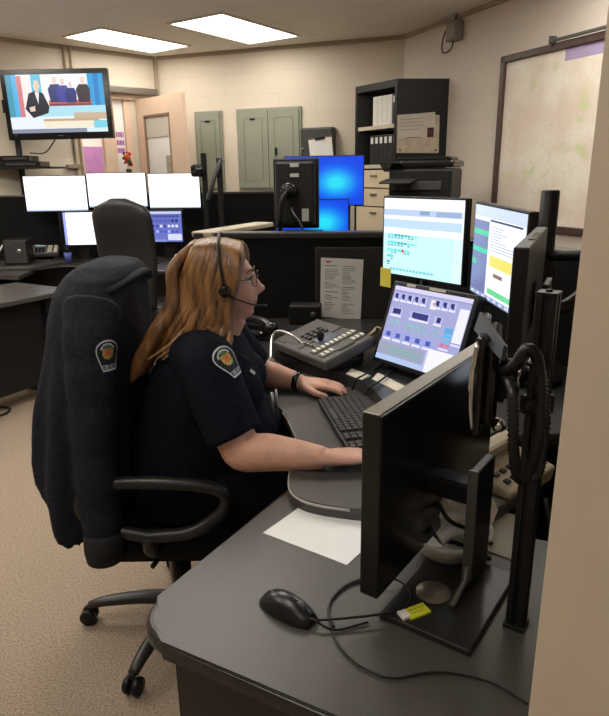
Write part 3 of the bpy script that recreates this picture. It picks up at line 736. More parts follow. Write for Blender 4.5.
mb = MB(); mb.tube(spl([(p.x - .3, 5.45, .757), (p.x - .14, 5.42, .80), (p.x - .12, 5.48, .86), (p.x - .11, 5.58, .93)], 6), .008); tag(mb.build('white_cable', WHITEP), 'white cable curving on the back desk beside the cube speaker', 'cable')
p = atz(55, 256.5, .75)
o = MB().ell((0, 0, .012), (.03, .05, .02), n=10).build('computer_mouse', BLACKG); o.location = (p.x, p.y - .02, .752); tag(o, 'small black mouse at the edge of back desk by the phone', 'mouse')
p = atz(88, 253, .75)
o = thing('keyboard', 'black keyboard on the back desk below the small white monitor', 'keyboard', (p.x, p.y + .04, .75), 0)
MB().box((0, 0, .012), (.34, .14, .024), r=.006).build('case', DGREY, o)
mb = MB()
for i in range(14):
    for j in range(5): mb.box((-.153 + i * .0235, -.05 + j * .025, .027), (.019, .02, .008))
mb.build('keys', BLACK, o)
mug = thing('blue_can', 'blue pen cup beside the small white monitor on the back desk', 'cup', tuple(aty(66, 240, 5.65).xy) + (.75,), 0)
MB().lathe([(.03, 0), (.035, .09), (.032, .09), (.028, .01)], mi=0).build('cup', mat('blue_plastic', (.06, .08, .32), .4), mug)
mb = MB()
for i in range(4): mb.cyl((0, 0, .02), (.02 * math.cos(i * 1.6), .02 * math.sin(i * 1.6), .16), .004, n=6)
mb.build('pens', BLACK, mug)
p = atz(183, 257, .75)
o = MB().box((0, 0, .004), (.28, .2, .008), r=.002).build('paper_stack', PAPER); o.location = (p.x, p.y + .08, .75); o.rotation_euler.z = R(12); tag(o, 'white paper stack on the right end of the back desk', 'paper')
for px_, lab in ((162, 'dark keyboard below the blue dispatch-console monitor'),):
    p = atz(px_, 252, .75); o = thing('keyboard', lab, 'keyboard', (p.x, p.y + .05, .75), R(-4)); MB().box((0, 0, .012), (.40, .14, .024), r=.006).build('case', BLACK, o)
    mb = MB()
    for i in range(16):
        for j in range(5): mb.box((-.175 + i * .0235, -.05 + j * .025, .027), (.019, .02, .008))
    mb.build('keys', DGREY, o)
# bare monitor-arm posts beside the white screens
for (xa, ya, yb, yy, lean, lab) in ((208, 153, 236, 5.45, 0, 'black arm post with a clamp left of the portrait monitor'), (223, 158, 238, 5.35, .10, 'black folding arm post just right of the first arm post')):
    a, b = aty(xa, yb, yy), aty(xa, ya, yy)
    t = thing('arm_post', lab, 'arm post', (a.x, a.y, .75), 0, 'bare monitor-arm posts')
    MB().box((0, 0, (b.z - .75) / 2), (.045, .045, b.z - .75), r=.006).build('post', BLACKM, t)
    MB().box((0, 0, .01), (.14, .14, .02), r=.005).build('base', BLACKM, t)
    if lean == 0: MB().box((-.05, -.03, b.z - .75 - .14), (.11, .09, .10), r=.02).cyl((-.03, -.07, b.z - .89), (-.03, -.10, b.z - .89), .04).build('clamp', BLACKG, t)
    else: MB().tube([(.02, -.03, b.z - .77), (-.03, -.07, .75), (-.10, -.05, .55)], .02).build('arm', GREYP, t)
o = thing('side_desk', 'dark side desk carrying the bare arm posts behind the partition', 'desk', (-.75, 5.35, 0)); MB().box((-.05, .0, .73), (.95, .55, .04), r=.01).build('desktop', LAML, o); MB().box((0, .2, .355), (.7, .03, .71)).build('panel', BLACK, o)

# high-back office chair at the back desk
ch = aty(125, 270, 4.85)
t = thing('office_chair', 'black leather high-back office chair at the back desk', 'chair', (ch.x + .10, 4.95, 0), R(170))
ctop = aty(125, 197.5, 4.85).z
rings = []
for i in range(15):
    s = i / 14; z = .52 + (ctop - .52) * s
    hw = (.20 + .035 * math.sin(s * 2.6)) * (1 if s < .86 else math.sqrt(max(0.02, 1 - ((s - .86) / .145) ** 2)))
    d = .05 * (1 if s < .9 else .6) + .012 * math.sin(s * 9)
    yy = .22 + .06 * s - .03 * math.sin(s * 3.1)
    rings.append([V((hw * (abs(math.cos(a)) ** .6) * (1 if math.cos(a) >= 0 else -1), yy + d * (abs(math.sin(a)) ** .7) * (1 if math.sin(a) >= 0 else -1), z)) for a in [k * 2 * math.pi / 24 for k in range(24)]])
MB().loft(rings).build('backrest', LEATH, t)
MB().box((0, -.02, .47), (.50, .48, .10), r=.045, seg=4).build('seat', LEATH, t)
MB().cyl((0, 0, .1), (0, 0, .43), .03).build('gas_column', BLACKM, t)
for sx in (-1, 1):
    MB().tube(spl([(sx * .24, .06, .44), (sx * .33, .12, .56), (sx * .36, .13, .66), (sx * .36, .04, .72), (sx * .36, -.12, .72), (sx * .355, -.19, .66), (sx * .33, -.14, .57), (sx * .24, -.02, .44)], 6), .024).build('armrest', BLACK, t)
for k in range(5):
    a = k * 2 * math.pi / 5 + .3
    l = MB().tube([(.03 * math.cos(a), .03 * math.sin(a), .11), (.3 * math.cos(a), .3 * math.sin(a), .075)], [.03, .02]).build('leg', BLACK, t)
    MB().cyl((.3 * math.cos(a) - .02 * math.sin(a), .3 * math.sin(a) + .02 * math.cos(a), .03), (.3 * math.cos(a) + .02 * math.sin(a), .3 * math.sin(a) - .02 * math.cos(a), .03), .03).build('caster', BLACK, l)
# left desk with a panel end and foot rail
p0, p1, p2, p3 = atz(0, 303, .75), atz(73, 288.5, .75), atz(70, 285, .75), atz(0, 278, .75)
t = thing('side_table', 'dark-topped desk entering from the left edge of the picture', 'desk', (p1.x, p1.y, 0))
dn = (p0 - p1); dn.z = 0; dn.normalize(); df = V((dn.y, -dn.x, 0)) if (p3 - p0).dot(V((dn.y, -dn.x, 0))) > 0 else V((-dn.y, dn.x, 0))
q = [V((0, 0, 0)), dn * 1.6, dn * 1.6 + df * .62, df * .62]
MB().prism([(v.x, v.y) for v in q], .715, .75, r=.008).build('desktop', mat('grey_desk_laminate', (.075, .07, .066), .26, var=.06, scale=150), t)
pe = dn * .40 + df * .04
def slabv(a, b, th, z0, z1):
    d = (b - a).normalized(); n = V((-d.y, d.x, 0)) * th / 2
    return [(v.x, v.y) for v in (a + n, b + n, b - n, a - n)], z0, z1
MB().prism(*slabv(dn * .18 + df * .05, dn * .18 + df * .56, .04, .09, .715)).build('panel_end', BLACK, t)
MB().prism(*slabv(dn * .18 + df * .1, dn * 1.55 + df * .1, .03, .12, .715)).build('modesty_panel', BLACK, t)
MB().prism(*slabv(dn * .14 - df * .02, dn * .14 + df * .62, .07, 0, .09), r=.01).build('foot', BLACKM, t)
MB().prism(*slabv(dn * 1.5 - df * .02, dn * 1.5 + df * .62, .07, 0, .09), r=.01).build('foot', BLACKM, t)
cq = atz(2, 415, 0)
mb = MB(); mb.tube(spl([(cq.x - .25, cq.y + .15, .008), (cq.x - .02, cq.y + .12, .008), (cq.x + .02, cq.y, .008), (cq.x - .1, cq.y - .1, .008)], 8), .008); tag(mb.build('floor_cable', BLACK), 'black cable lying on the carpet below the left desk', 'cable')

# ------------------------------------------------------------------ workstation behind the operator's partition: portrait and blue monitors
def px_display(name, lab, xa, xb, ya, yb, y, rz, rects, base, **kw):
    c1 = aty((xa + xb) / 2, ya, y); c2 = aty((xa + xb) / 2, yb, y); mp = (y * cp_ - (c1.z - EYE) * sp_) / F
    return display(name, lab, 'monitor', (c2.x, y, c2.z), R(rz), (xb - xa) * mp / max(.5, math.cos(R(rz))), c1.z - c2.z, rects, base, **kw), c1, c2
blue = lambda g: [(0, 0, 1, 1, (.02, .22, .93), 1.0)]
def blue_screen_mat():
    m = bpy.data.materials.new('blue_screen'); m.use_nodes = True; nt = m.node_tree; b = nt.nodes['Principled BSDF']
    b.inputs['Base Color'].default_value = (0, 0, 0, 1)
    tc = nt.nodes.new('ShaderNodeTexCoord'); gr = nt.nodes.new('ShaderNodeTexGradient'); gr.gradient_type = 'QUADRATIC_SPHERE'
    mp = nt.nodes.new('ShaderNodeMapping'); mp.inputs['Location'].default_value = (-.04, 0, -.62); mp.inputs['Scale'].default_value = (4.6, 0, 6.5)
    mp.inputs['Location'].default_value = (-.35, 0, -.95)
    rp = nt.nodes.new('ShaderNodeValToRGB'); e = rp.color_ramp.elements
    e[0].color = (.0, .06, .80, 1); e[1].color = (.02, .75, .95, 1); e[1].position = .7
    k = e.new(.12); k.color = (.0, .13, .9, 1)
    nt.links.new(tc.outputs['Object'], mp.inputs[0]); nt.links.new(mp.outputs[0], gr.inputs[0]); nt.links.new(gr.outputs['Fac'], rp.inputs[0])
    nt.links.new(rp.outputs[0], b.inputs['Emission Color']); b.inputs['Emission Strength'].default_value = 1.0
    return m
BLUE = blue_screen_mat()
(tb, M), c1, c2 = px_display('wide_monitor', 'blue-screened upper monitor beside the portrait monitor', 284, 364.5, 155.5, 206, 4.15, -3, [], ((.02, .2, .9), 1.0), bez=.006)
for ch_ in tb.children:
    if ch_.name.startswith('screen'): ch_.data.materials[0] = BLUE
MB().cyl((.15, .06, -.02), (.15, .06, .70 - c2.z), .022).box((.15, .06, .71 - c2.z), (.24, .2, .02), r=.005).box((.08, .05, (c1.z - c2.z) * .4), (.2, .03, .06)).cyl((.15, .06, -.04), (.15, .06, .15), .022).build('stand', BLACKM, tb)
(tb2, M), c1, c2 = px_display('wide_monitor', 'blue-screened lower monitor behind the partition cap', 275, 349.5, 199, 246, 4.0, -3, [], ((.02, .2, .9), 1.0), bez=.006)
for ch_ in tb2.children:
    if ch_.name.startswith('screen'): ch_.data.materials[0] = BLUE
MB().cyl((.0, .05, .1), (.0, .05, .70 - c2.z), .022).box((0, .05, .71 - c2.z), (.24, .2, .02), r=.005).build('stand', BLACKM, tb2)
od = thing('opposite_desk', 'dark desk on the far side of the operator partition', 'desk', (.15, 3.95, 0)); MB().box((0, 0, .68), (1.5, .8, .04), r=.01).build('desktop', LAML, od)
for x in (-.7, .7): MB().box((x, 0, .33), (.04, .7, .66)).build('side_panel', BLACK, od)
# portrait monitor seen from behind
c1, c2 = aty(297, 158, 3.72), aty(297, 228, 3.72); mp = (3.72 * cp_) / F
t = thing('portrait_monitor', 'black monitor seen from behind on an arm in front of the blue screens', 'monitor', (c2.x, 3.72, c2.z), R(170))
w_, h_ = 46 * mp, c1.z - c2.z
MB().box((0, 0, h_ / 2), (w_, .03, h_), r=.008).build('bezel', BLACK, t)
MB().box((0, .028, h_ / 2), (w_ * .88, .04, h_ * .92), r=.016).build('back_shell', BLACK, t)
MB().rect(-w_ / 2 + .015, .015, w_ / 2 - .015, h_ - .015, -.0155).build('screen', emit((.35, .42, .6), .8), t)
for sxx, szz, sww, shh in ((0, h_ * .9, .05, .02), (0, h_ * .76, .05, .02), (-.06, h_ * .2, .04, .07)): MB().box((sxx, .052, szz), (sww, .004, shh)).build('sticker', flat((.62, .62, .6)), t)
MB().cyl((0.03, .05, h_ * .55), (.03, .10, h_ * .55), .045).cyl((.03, .10, h_ * .55), (.03, .125, h_ * .55), .03).build('mount_disc', BLACKG, t)
MB().tube(spl([(.03, .11, h_ * .55), (.06, .13, h_ * .4), (.075, .12, h_ * .1), (.08, .10, -.03), (.08, .10, .70 - c2.z)], 6), .016).box((.08, .1, .71 - c2.z), (.16, .14, .02), r=.004).build('arm', BLACKM, t)
MB().tube(spl([(.02, .055, h_ * .3), (.0, .09, h_ * .22), (-.03, .08, h_ * .1), (-.05, .06, -.02)], 6), .006).build('cable', GREYP, t)
MB().box((-.04, .02, -.025), (w_ * .9, .10, .03), r=.01).build('lower_tray', BLACKM, t)
# side partition beyond the operator's partition, cap reflection painted in pale beige
A_, B_ = atz(204, 233, 1.235), atz(264, 222, 1.235)
partition('desk_partition', 'black partition with painted cap reflection running back from the operator partition', (A_.x - .02, A_.y + .07), (B_.x, B_.y), 1.21, CAPREFL, th=.10)

# ------------------------------------------------------------------ operator's console
A_, B_ = V((-.52, 3.085)), V((.56, 2.98))
op = partition('console_partition', 'black partition behind the phone console with the pinned sheet', A_, B_, 1.20, CAPM, th=.07, cap=.03)
opd = (B_ - A_).normalized(); opn = V((opd.y, -opd.x)); oprz = math.atan2(opd.y, opd.x)
s0 = (onwall(316, 300, A_, B_).xy - A_).dot(opd); s1 = (B_ - A_).length - .01
MB().box(((s0 + s1) / 2, -.042, .98), (s1 - s0, .016, .36), r=.006).build('raised_tile', mat('panel_fabric_tile', (.018, .017, .0165), .85, var=.3, scale=400, bump=.2), op)
partition('console_partition', 'black partition wing standing behind the three desktop monitors', (.60, 2.98), (1.08, 2.0), 1.2, CAPM, th=.06)
partition('console_partition', 'black partition running behind the arm pole towards the camera wall', (1.10, 1.94), (1.12, .62), .98, CAPM, th=.05)
# pinned sheet
A3, B3 = A_ + opn * .053, B_ + opn * .053
q = [onwall(*p, A3, B3) for p in ((321, 257.5), (320, 316.5), (360.5, 320.5), (363.5, 259.5))]
c = sum(q, V()) / 4; t = thing('pinned_sheet', 'printed contact sheet pinned on the black partition above the phone', 'paper', c, oprz)
inv = Matrix.Rotation(-oprz, 4, 'Z'); L_ = [inv @ (p - c) for p in q]
mb = MB(); mb.poly(L_); mb.poly([p - V((0, .001, 0)) for p in L_]); ms = [PAPER, flat((.62, .60, .57)), flat((.75, .25, .2)), flat((.45, .44, .42))]
f = lambda u, v, o=.0014: L_[0].lerp(L_[3], u).lerp(L_[1].lerp(L_[2], u), v) - V((0, o, 0))
def bar(u0, v0, u1, v1, k): mb.poly([f(u0, v0), f(u0, v1), f(u1, v1), f(u1, v0)], k)
bar(.12, .05, .24, .075, 2); random.seed(5)
for col in range(2):
    for k in range(26):
        if random.random() < .85: bar(.1 + col * .42, .12 + k * .031, .1 + col * .42 + random.uniform(.12, .34), .132 + k * .031, random.choice((1, 1, 3)))
mb.build('sheet', ms, t)

# worktops
ZP, ZR = .78, .82
arc = [atz(*p, ZR) for p in ((265, 352), (276, 356), (298, 361), (319, 367), (347, 375), (370, 387), (383, 401))]
arc = [(p.x, p.y) for p in arc]
arc = [(-.50, 2.62), (-.40, 2.57), (-.28, 2.47)] + arc + [(.255, 1.72), (.30, 1.62), (.40, 1.55), (.52, 1.52)]
rear = arc + [(1.05, 1.56), (1.03, 1.96), (.60, 2.86), (.5, 2.92), (-.50, 3.02)]
cs = thing('console_desk', 'dark curved dispatch console desk with a lower keyboard ledge', 'desk', (.2, 2.2, 0))
T_ = Matrix.Translation((-.2, -2.2, 0))
sm_arc = [(p.x, p.y) for p in spl([(x, y, 0) for x, y in arc], 4)]
rear = sm_arc + [(1.05, 1.56), (1.03, 1.96), (.60, 2.86), (.5, 2.92), (-.50, 3.02)]
MB().prism(rear, .775, ZR, M=T_, r=.014).build('rear_worktop', EDGE, cs)
MB().prism([(x + (.03 if i < 40 else 0) * 0, y) for i, (x, y) in enumerate(rear)], ZR, ZR + .001, M=T_ @ Matrix.Translation((.004, .008, 0)) ).build('worktop_surface', LAM, cs) if 0 else None
front = [atz(*p, ZP) for p in ((350, 508), (322, 504), (302, 498.5), (291, 490), (289, 478), (292, 462), (296, 440), (292, 427), (285, 414))]
fr_ = [(p.x, p.y) for p in front] + [(-.10, 1.90), (-.17, 2.02), (-.28, 2.14), (-.40, 2.22), (-.50, 2.26)]
frs = [(p.x, p.y) for p in spl([(x, y, 0) for x, y in fr_], 4)]
plat = [(.40, 1.20), (.25, 1.195)] + frs + [(-.50, 2.68), (-.30, 2.56)] + [(x + .02, y + .05) for x, y in arc[3:]] + [(.52, 1.30)]
MB().prism(plat, .745, ZP, M=T_, r=.012).build('keyboard_ledge', LAM, cs)
for x, y, sx, sy in ((-.46, 2.66, .04, .55), (.95, 1.75, .04, .36)):
    MB().box((x, y, .385), (sx, sy, .77), M=T_, r=.004).build('side_panel', BLACK, cs)
MB().box((.12, 2.80, .42), (.9, .03, .66), M=T_).build('modesty_panel', BLACK, cs)
MB().cyl((.30, 1.95, 0), (.30, 1.95, .775), .05, M=T_).cyl((.30, 1.95, 0), (.30, 1.95, .03), .2, M=T_).build('pedestal_leg', BLACKM, cs)
MB().box((.34, 1.6, .68), (.05, .9, .06), M=T_).build('support_rail', BLACKM, cs)
MB().tube([V((x, y, ZP - .006)) + V((0, 0, 0)) for x, y in frs[:34]], .0035, M=T_).build('edge_highlight', mat('pale_edge_highlight', (.42, .40, .36), .35), cs)  # pale strip paints the highlight along the ledge's front edge

# front desk (nearest the camera)
u_, n_ = V((.49, .872)), V((.872, -.49))
C0 = V((-.322, .906))
def fd(a, b): p = C0 + u_ * a + n_ * b; return (p.x, p.y)
fdsk = thing('front_desk', 'dark front desk with a rounded corner carrying mouse and monitor', 'desk', (C0.x, C0.y, 0))
T2 = Matrix.Translation((-C0.x, -C0.y, 0))
cr = .085
corner = [fd(cr - cr * math.cos(a), cr - cr * math.sin(a)) for a in [i * math.pi / 2 / 7 for i in range(8)]]   # from front edge round to the left edge
top = [fd(0, .86)] + [fd(cr - cr * math.sin(a), cr - cr * math.cos(a)) for a in []] 
top = [fd(0, .84), fd(0, cr)] + [fd(cr - cr * math.cos(a), cr - cr * math.sin(a)) for a in [i * math.pi / 2 / 6 for i in range(1, 6)]] + [fd(cr, 0), fd(.62, 0), fd(.66, .14), fd(.58, .5), fd(.66, .82), fd(.5, 1.02), fd(.18, 1.0)]
b_ = MB(); b_.prism(top, .712, .7485, M=T2, r=.015, seg=4, side=1); b_.build('desktop', [LAM, EDGE], fdsk)
inn = [fd(.02, .82), fd(.02, cr)] + [fd(cr + .005 - (cr - .018) * math.cos(a), cr + .005 - (cr - .018) * math.sin(a)) for a in [i * math.pi / 2 / 8 for i in range(1, 8)]] + [fd(cr, .022), fd(.60, .022), fd(.60, .5)]
MB().prism([fd(.05, .82), fd(.05, .065), fd(.065, .05), fd(.56, .05), fd(.56, .82)], .06, .712, M=T2).build('pedestal', BLACK, fdsk)
MB().prism([fd(.042, .80), fd(.042, .075), fd(.05, .075), fd(.05, .80)], .09, .69, M=T2, r=.003).build('front_panel', mat('dark_brown_panel', (.018, .015, .013), .45, var=.15, scale=20), fdsk)
MB().prism([fd(.040, .80), fd(.040, .06), fd(.055, .06), fd(.055, .80)], .697, .703, M=T2).build('shadow_rail', STEEL, fdsk) if 0 else None

# ------------------------------------------------------------------ desktop monitors on the arm pole
def two_pt(name, lab, PL, PR, ztop, h, rects, base, tilt=0, roll=0, **kw):
    PL, PR = V(PL), V(PR); d = PR - PL; c = (PL + PR) / 2
    return display(name, lab, 'monitor', (c.x, c.y, ztop - h), math.atan2(d.y, d.x), d.length, h, rects, base, tilt=tilt, roll=roll, **kw)
def m1_rects():
    r = [(0, .14, .98, .22, (.72, .80, .92)), (.48, .15, .60, .20, (.55, .62, .78)), (.68, .15, .97, .21, (.60, .68, .82)), (0, .27, .98, .38, (.74, .85, .96)), (0, .46, 1, 1, (.78, .95, .98)), (.9, .46, 1, 1, (.84, .96, .98))]
    random.seed(9)
    for row, (y, n) in enumerate(((.46, 9), (.56, 9), (.66, 7), (.74, 2), (.82, 1))):
        for i in range(n):
            r.append((.06 + i * .045, y + i * .002, .10 + i * .045, y + .035, random.choice([(.30, .85, .85), (.42, .90, .88), (.2, .7, .72)])))
            if random.random() < .7: r.append((.065 + i * .045, y + .045, .095 + i * .045, y + .06, (.35, .55, .6)))
    r += [(.26, .66, .29, .70, (.85, .25, .3))]
    for i in range(13): r.append((.1 + i * .045, .915, .135 + i * .045, .945, (.45, .82, .84)))
    return r
t1, M1 = two_pt('desk_monitor', 'left monitor above the touchscreen showing a pale cyan table', (.317, 2.50), (.560, 2.165), 1.411, .305, m1_rects(), ((.97, .98, 1), 1.15), bez=.008, casing=BLACK, group='operator monitors')
def m2_rects():
    r = [(0, .0, 1, .12, (.80, .86, .98)), (0, .16, .33, .95, (.45, .48, .68)), (0, .26, .33, .32, (.25, .80, .60)), (0, .46, .33, .51, (.22, .82, .62)), (0, .60, .1, .66, (.3, .75, .6)), (.33, .12, 1, .95, (.97, .98, 1)),
         (.34, .13, .95, .15, (.15, .2, .4)), (.38, .50, 1, .62, (.98, .88, .42)), (.38, .86, 1, .92, (.42, .85, .58)), (.48, .68, .66, .72, (.55, .42, .38)), (.88, .30, .95, .34, (.75, .2, .3)), (0, .95, 1, 1, (.55, .60, .78))]
    random.seed(4)
    for i in range(9): r.append((.38, .20 + i * .03, random.uniform(.55, .9), .21 + i * .03, (.72, .74, .84)))
    for i in range(8): r.append((.03 + i * .12, .96, .10 + i * .12, .985, (.85, .88, .95)))
    return r
t2, M2 = two_pt('desk_monitor', 'middle monitor with a yellow banner and green stripes on screen', (.574, 2.12), (.606, 1.70), 1.398, .305, m2_rects(), ((.95, .97, 1), 1.1), bez=.008, roll=R(1.4), group='operator monitors')
t3, M3 = two_pt('desk_monitor', 'edge-on monitor turned away, its black slotted back to the camera', (.606, 1.64), (.404, 1.20), 1.358, .31, [(0, .1, 1, .3, (.7, .8, .95))], ((.9, .93, 1), 1.0), bez=.01, th=.030, slim=True, group='operator monitors')
MB().box((.02, .02, .3105), (.16, .012, .003)).build('vent_slot', BLACKG, t3)
PX, PY = .768, 1.98
pz0 = ZR
pole = thing('monitor_pole', 'thick black monitor pole with a round top before the map', 'pole', (PX, PY, pz0))
ptop_ = aty(550, 190, PY).z
MB().cyl((0, 0, 0), (0, 0, ptop_ - pz0), .028, n=24).build('pole', BLACK, pole)
MB().cyl((0, 0, 0), (0, 0, .025), .09, n=24).build('base', BLACKM, pole)
MB().cyl((0, 0, .30), (0, 0, .42), .036).build('collar', BLACKM, pole)
def link_arm(t, M, h, pts, r=.014, lab=None):
    a = Matrix.Translation(t.location) @ Matrix.Rotation(t.rotation_euler[2], 4, 'Z')
    inv = a.inverted()
    st = M @ V((0, .05, h * .5))
    mb = MB(); mb.box((0, .055, h * .5), (.11, .014, .11), M=M, r=.003)
    mb.tube(spl([st, st + (M.to_3x3() @ V((0, .05, 0)))] + [inv @ V(p) for p in pts], 5), r, n=10)
    return mb.build('arm', BLACKM, t)
link_arm(t1, M1, .305, [(.70, 2.36, 1.22), (PX, PY + .02, 1.2)])
link_arm(t2, M2, .305, [(.74, 1.96, 1.20), (PX, PY, 1.18)])
link_arm(t3, M3, .31, [(.74, 1.50, 1.27), (.83, 1.7, 1.27), (PX + .01, PY - .02, 1.24)], .016)
st_ = MB().box((0, 0, 0), (.06, .002, .075)).build('sticky_note', YEL)
pv = Matrix.Translation(t1.location) @ Matrix.Rotation(t1.rotation_euler[2], 4, 'Z') @ V((-.180, -.0035, -.012))
st_.location = pv; st_.rotation_euler = (0, 0, t1.rotation_euler[2]); tag(st_, 'yellow sticky note hanging under the left operator monitor', 'note')
# touchscreen on the rear worktop
def touch_rects():
    r = [(0, 0, 1, .055, (.86, .84, .97)), (0, .055, 1, .07, (.60, .60, .80))]
    W_, DB, LB = (.93, .92, 1.0), (.16, .16, .45), (.74, .76, .95)
    for i in range(9):
        if i in (5,): r.append((.52, .10, .60, .22, (.95, .93, .95))); r.append((.55, .13, .58, .17, (.8, .6, .65))); continue
        x = .02 + i * .092
        r += [(x, .09, x + .08, .20, LB), (x + .01, .10, x + .055, .155, DB), (x + .03, .15, x + .06, .17, DB), (x, .18, x + .08, .205, W_)]
    for x, w in ((.03, .16), (.30, .26), (.62, .10)):
        r += [(x, .29, x + w, .41, LB), (x + .03, .30, x + w - .02, .37, DB), (x, .385, x + w, .41, W_)]
        if w > .2: r.append((x + .05, .31, x + w - .02, .38, (.18, .2, .52)))
    random.seed(6)
    for x0, n in ((.05, 6), (.28, 10), (.62, 4)):
        for i in range(n):
            r += [(x0 + i * .028, .46, x0 + i * .028 + .016, .49, random.choice([(.45, .78, .66), (.5, .82, .75)])), (x0 + i * .028, .52, x0 + i * .028 + .014, .55, random.choice([(.45, .72, .7), (.55, .78, .8)]))]
    r += [(.78, .40, .88, .47, (.35, .68, .90)), (.78, .48, .88, .53, (.42, .74, .92)), (.78, .55, .88, .58, (.42, .74, .92)), (.77, .60, .82, .64, (.85, .45, .62)), (.83, .60, .88, .64, (.85, .5, .65)), (.76, .66, .88, .68, W_), (.89, .14, 1, .56, (.95, .95, 1)), (.89, .58, 1, .60, W_)]
    for i in range(5):
        x = .03 + i * .135
        r += [(x, .60, x + .11, .73, (.62, .66, .92)), (x + .03, .62, x + .09, .68, (.30, .34, .70)), (x, .70, x + .11, .73, W_)]
    r += [(0, .76, .62, .92, (.62, .66, .74)), (.16, .82, .56, .84, (.50, .72, .70)), (.22, .86, .6, .875, (.52, .7, .72)), (.66, .70, 1, 1, (.97, .97, 1)), (.64, .74, .66, 1, (.75, .78, .92)), (0, .93, .64, 1, (.72, .80, .95))]
    return r
tt, Mt = two_pt('touchscreen_monitor', 'tilted touchscreen with rows of blue tiles on the rear worktop', (.246, 2.165), (.472, 1.862), .855 + .30, .30, touch_rects(), ((.66, .67, .86), 1.0), bez=.016, th=.045, tilt=R(20), casing=BLACK)
h_ = .30
for ch_ in tt.children: pass
tt.location.z = ZR + .022
MB().box((-.10, -.001, .2925), (.04, .003, .010), M=Mt).build('label_strip', flat((.75, .73, .68)), tt)
MB().box((.02, -.001, .2925), (.07, .003, .009), M=Mt).build('label_strip', flat((.75, .73, .68)), tt)
MB().box((0, .12, -.012), (.26, .20, .02), r=.005).tube([(0, .12, 0), V((0, .11, .12))], .03).build('foot', BLACK, tt)

# ------------------------------------------------------------------ phone console
pt = thing('phone_console', 'grey multi-line phone console with white key strips on the worktop', 'telephone', (-.126, 2.372, ZR), math.atan2(-.83, .555))
PW, PD = .365, .235
M = Matrix.Translation((0, 0, .018)) @ Matrix.Rotation(R(15), 4, 'X')
prof = [(0, 0), (PD + .0, 0), (PD - .02, .085), (0, .022)]
mb = MB(); mb.prism([(0, 0), (PW, 0), (PW, PD), (0, PD)], -.012, .03, M=M, r=.012); mb.build('body', mat('phone_grey_plastic', (.075, .069, .063), .45, var=.08, scale=60), pt)
MB().box((PW / 2, .10, .016), (PW - .04, .16, .032), r=.006).box((PW / 2, .17, .028), (PW - .06, .05, .05), r=.006).build('foot', BLACK, pt)
MB().box((PW * .5, PD / 2, .032), (.002, PD * .9, .002), M=M).build('seam', BLACK, pt)
mb = MB()
for i in range(3):
    for j in range(4): mb.box((.10 + i * .024, .09 + j * .026, .034), (.017, .016, .010), M=M, r=.003)
mb.build('keypad', mat('phone_key_plastic', (.05, .045, .04), .4), pt)
MB().box((.205, .125, .031), (.065, .085, .004), M=M, r=.002).build('display', emit((.36, .40, .46), .55), pt)
mb = MB()
for c_ in range(2):
    x = .262 + c_ * .052
    mb.box((x, .118, .0312), (.032 if c_ else .03, .205, .003), M=M, mi=1)
    for j in range(10):
        if c_ and 3 <= j <= 6: continue
        mb.box((x + .001, .028 + j * .0205, .034), (.022, .011, .008), M=M, mi=0)
mb.build('line_keys', [flat((.86, .84, .78)), mat('phone_strip', (.075, .08, .06), .4)], pt)
mb = MB(); mb.box((.338, .12, .0313), (.012, .07, .003), M=M); mb.build('side_strip', BLACK, pt)
mb = MB()
for j in range(4): mb.box((.165 + j * .022, .055, .034), (.014, .011, .007), M=M, r=.002)
mb.box((.06, .02, .032), (.02, .008, .003), M=M)
mb.build('soft_keys', mat('phone_soft_key', (.16, .15, .14), .4), pt)
# gooseneck microphone
mp_ = atz(271, 371, ZP)
mc = thing('gooseneck_microphone', 'gooseneck desk microphone with a round base beside the phone console', 'microphone', (mp_.x, mp_.y, ZP))
MB().lathe([(.044, 0), (.045, .012), (.038, .028), (.018, .042), (.012, .05)], n=28).build('base', mat('bronze_metal', (.10, .085, .07), .3, .6), mc)
MB().box((-.0, -.042, .012), (.024, .004, .008)).build('switch', CHROME, mc)
gp = [aty(276, 351, 2.33), aty(272, 338, 2.36), aty(279, 331, 2.36), aty(293, 336, 2.30), aty(306, 347, 2.27), aty(314, 350, 2.265)]
bp = V((mp_.x, mp_.y, ZP))
gp = [V((0, 0, .045))] + [p - bp for p in gp[1:]]
MB().tube(spl(gp, 8), .0055, n=10).build('gooseneck', STEEL, mc)
hd = aty(320.5, 336, 2.25) - bp
MB().tube(spl([gp[-1], gp[-1].lerp(hd, .4) + V((.006, 0, 0)), hd], 4), .005).build('neck_tip', BLACK, mc)
MB().ell(hd, (.014, .014, .020)).build('foam_windscreen', mat('black_foam', (.008, .008, .008), .95, bump=.5, scale=500), mc)
# coiled handset, cables and small dark cradle left of the phone console
hp = atz(250, 338, ZR)
hs = thing('headset_cradle', 'black handset and cradle lying between the operator and phone console', 'handset', (-.215, 2.62, ZR), R(-30))
MB().box((0, 0, .02), (.16, .12, .04), r=.014).build('cradle', BLACKG, hs)
MB().tube(spl([(-.10, -.02, .06), (-.05, .0, .075), (.04, .0, .075), (.10, -.02, .06)], 5), .018, n=12).ell((-.1, -.02, .052), .03, n=8).ell((.1, -.02, .052), .03, n=8).build('handset', BLACKG, hs)
mb = MB(); pts = []
for i in range(90):
    a = i * .9; pts.append((-.12 + i * .0022, -.09 + .014 * math.cos(a) + .03 * math.sin(i * .05), .016 + .012 * math.sin(a)))
mb.tube(pts, .004, n=6); mb.build('coiled_cord', BLACK, hs)
rb = aty(312, 318, 2.86)
o = thing('radio_box', 'low black box standing against the partition behind the phone console', 'box', (rb.x - .03, 2.87, ZR), oprz); MB().box((0, 0, .045), (.15, .09, .09), r=.008).build('body', BLACK, o); MB().cyl((.04, -.045, .05), (.04, -.06, .05), .012).build('knob', DGREY, o)
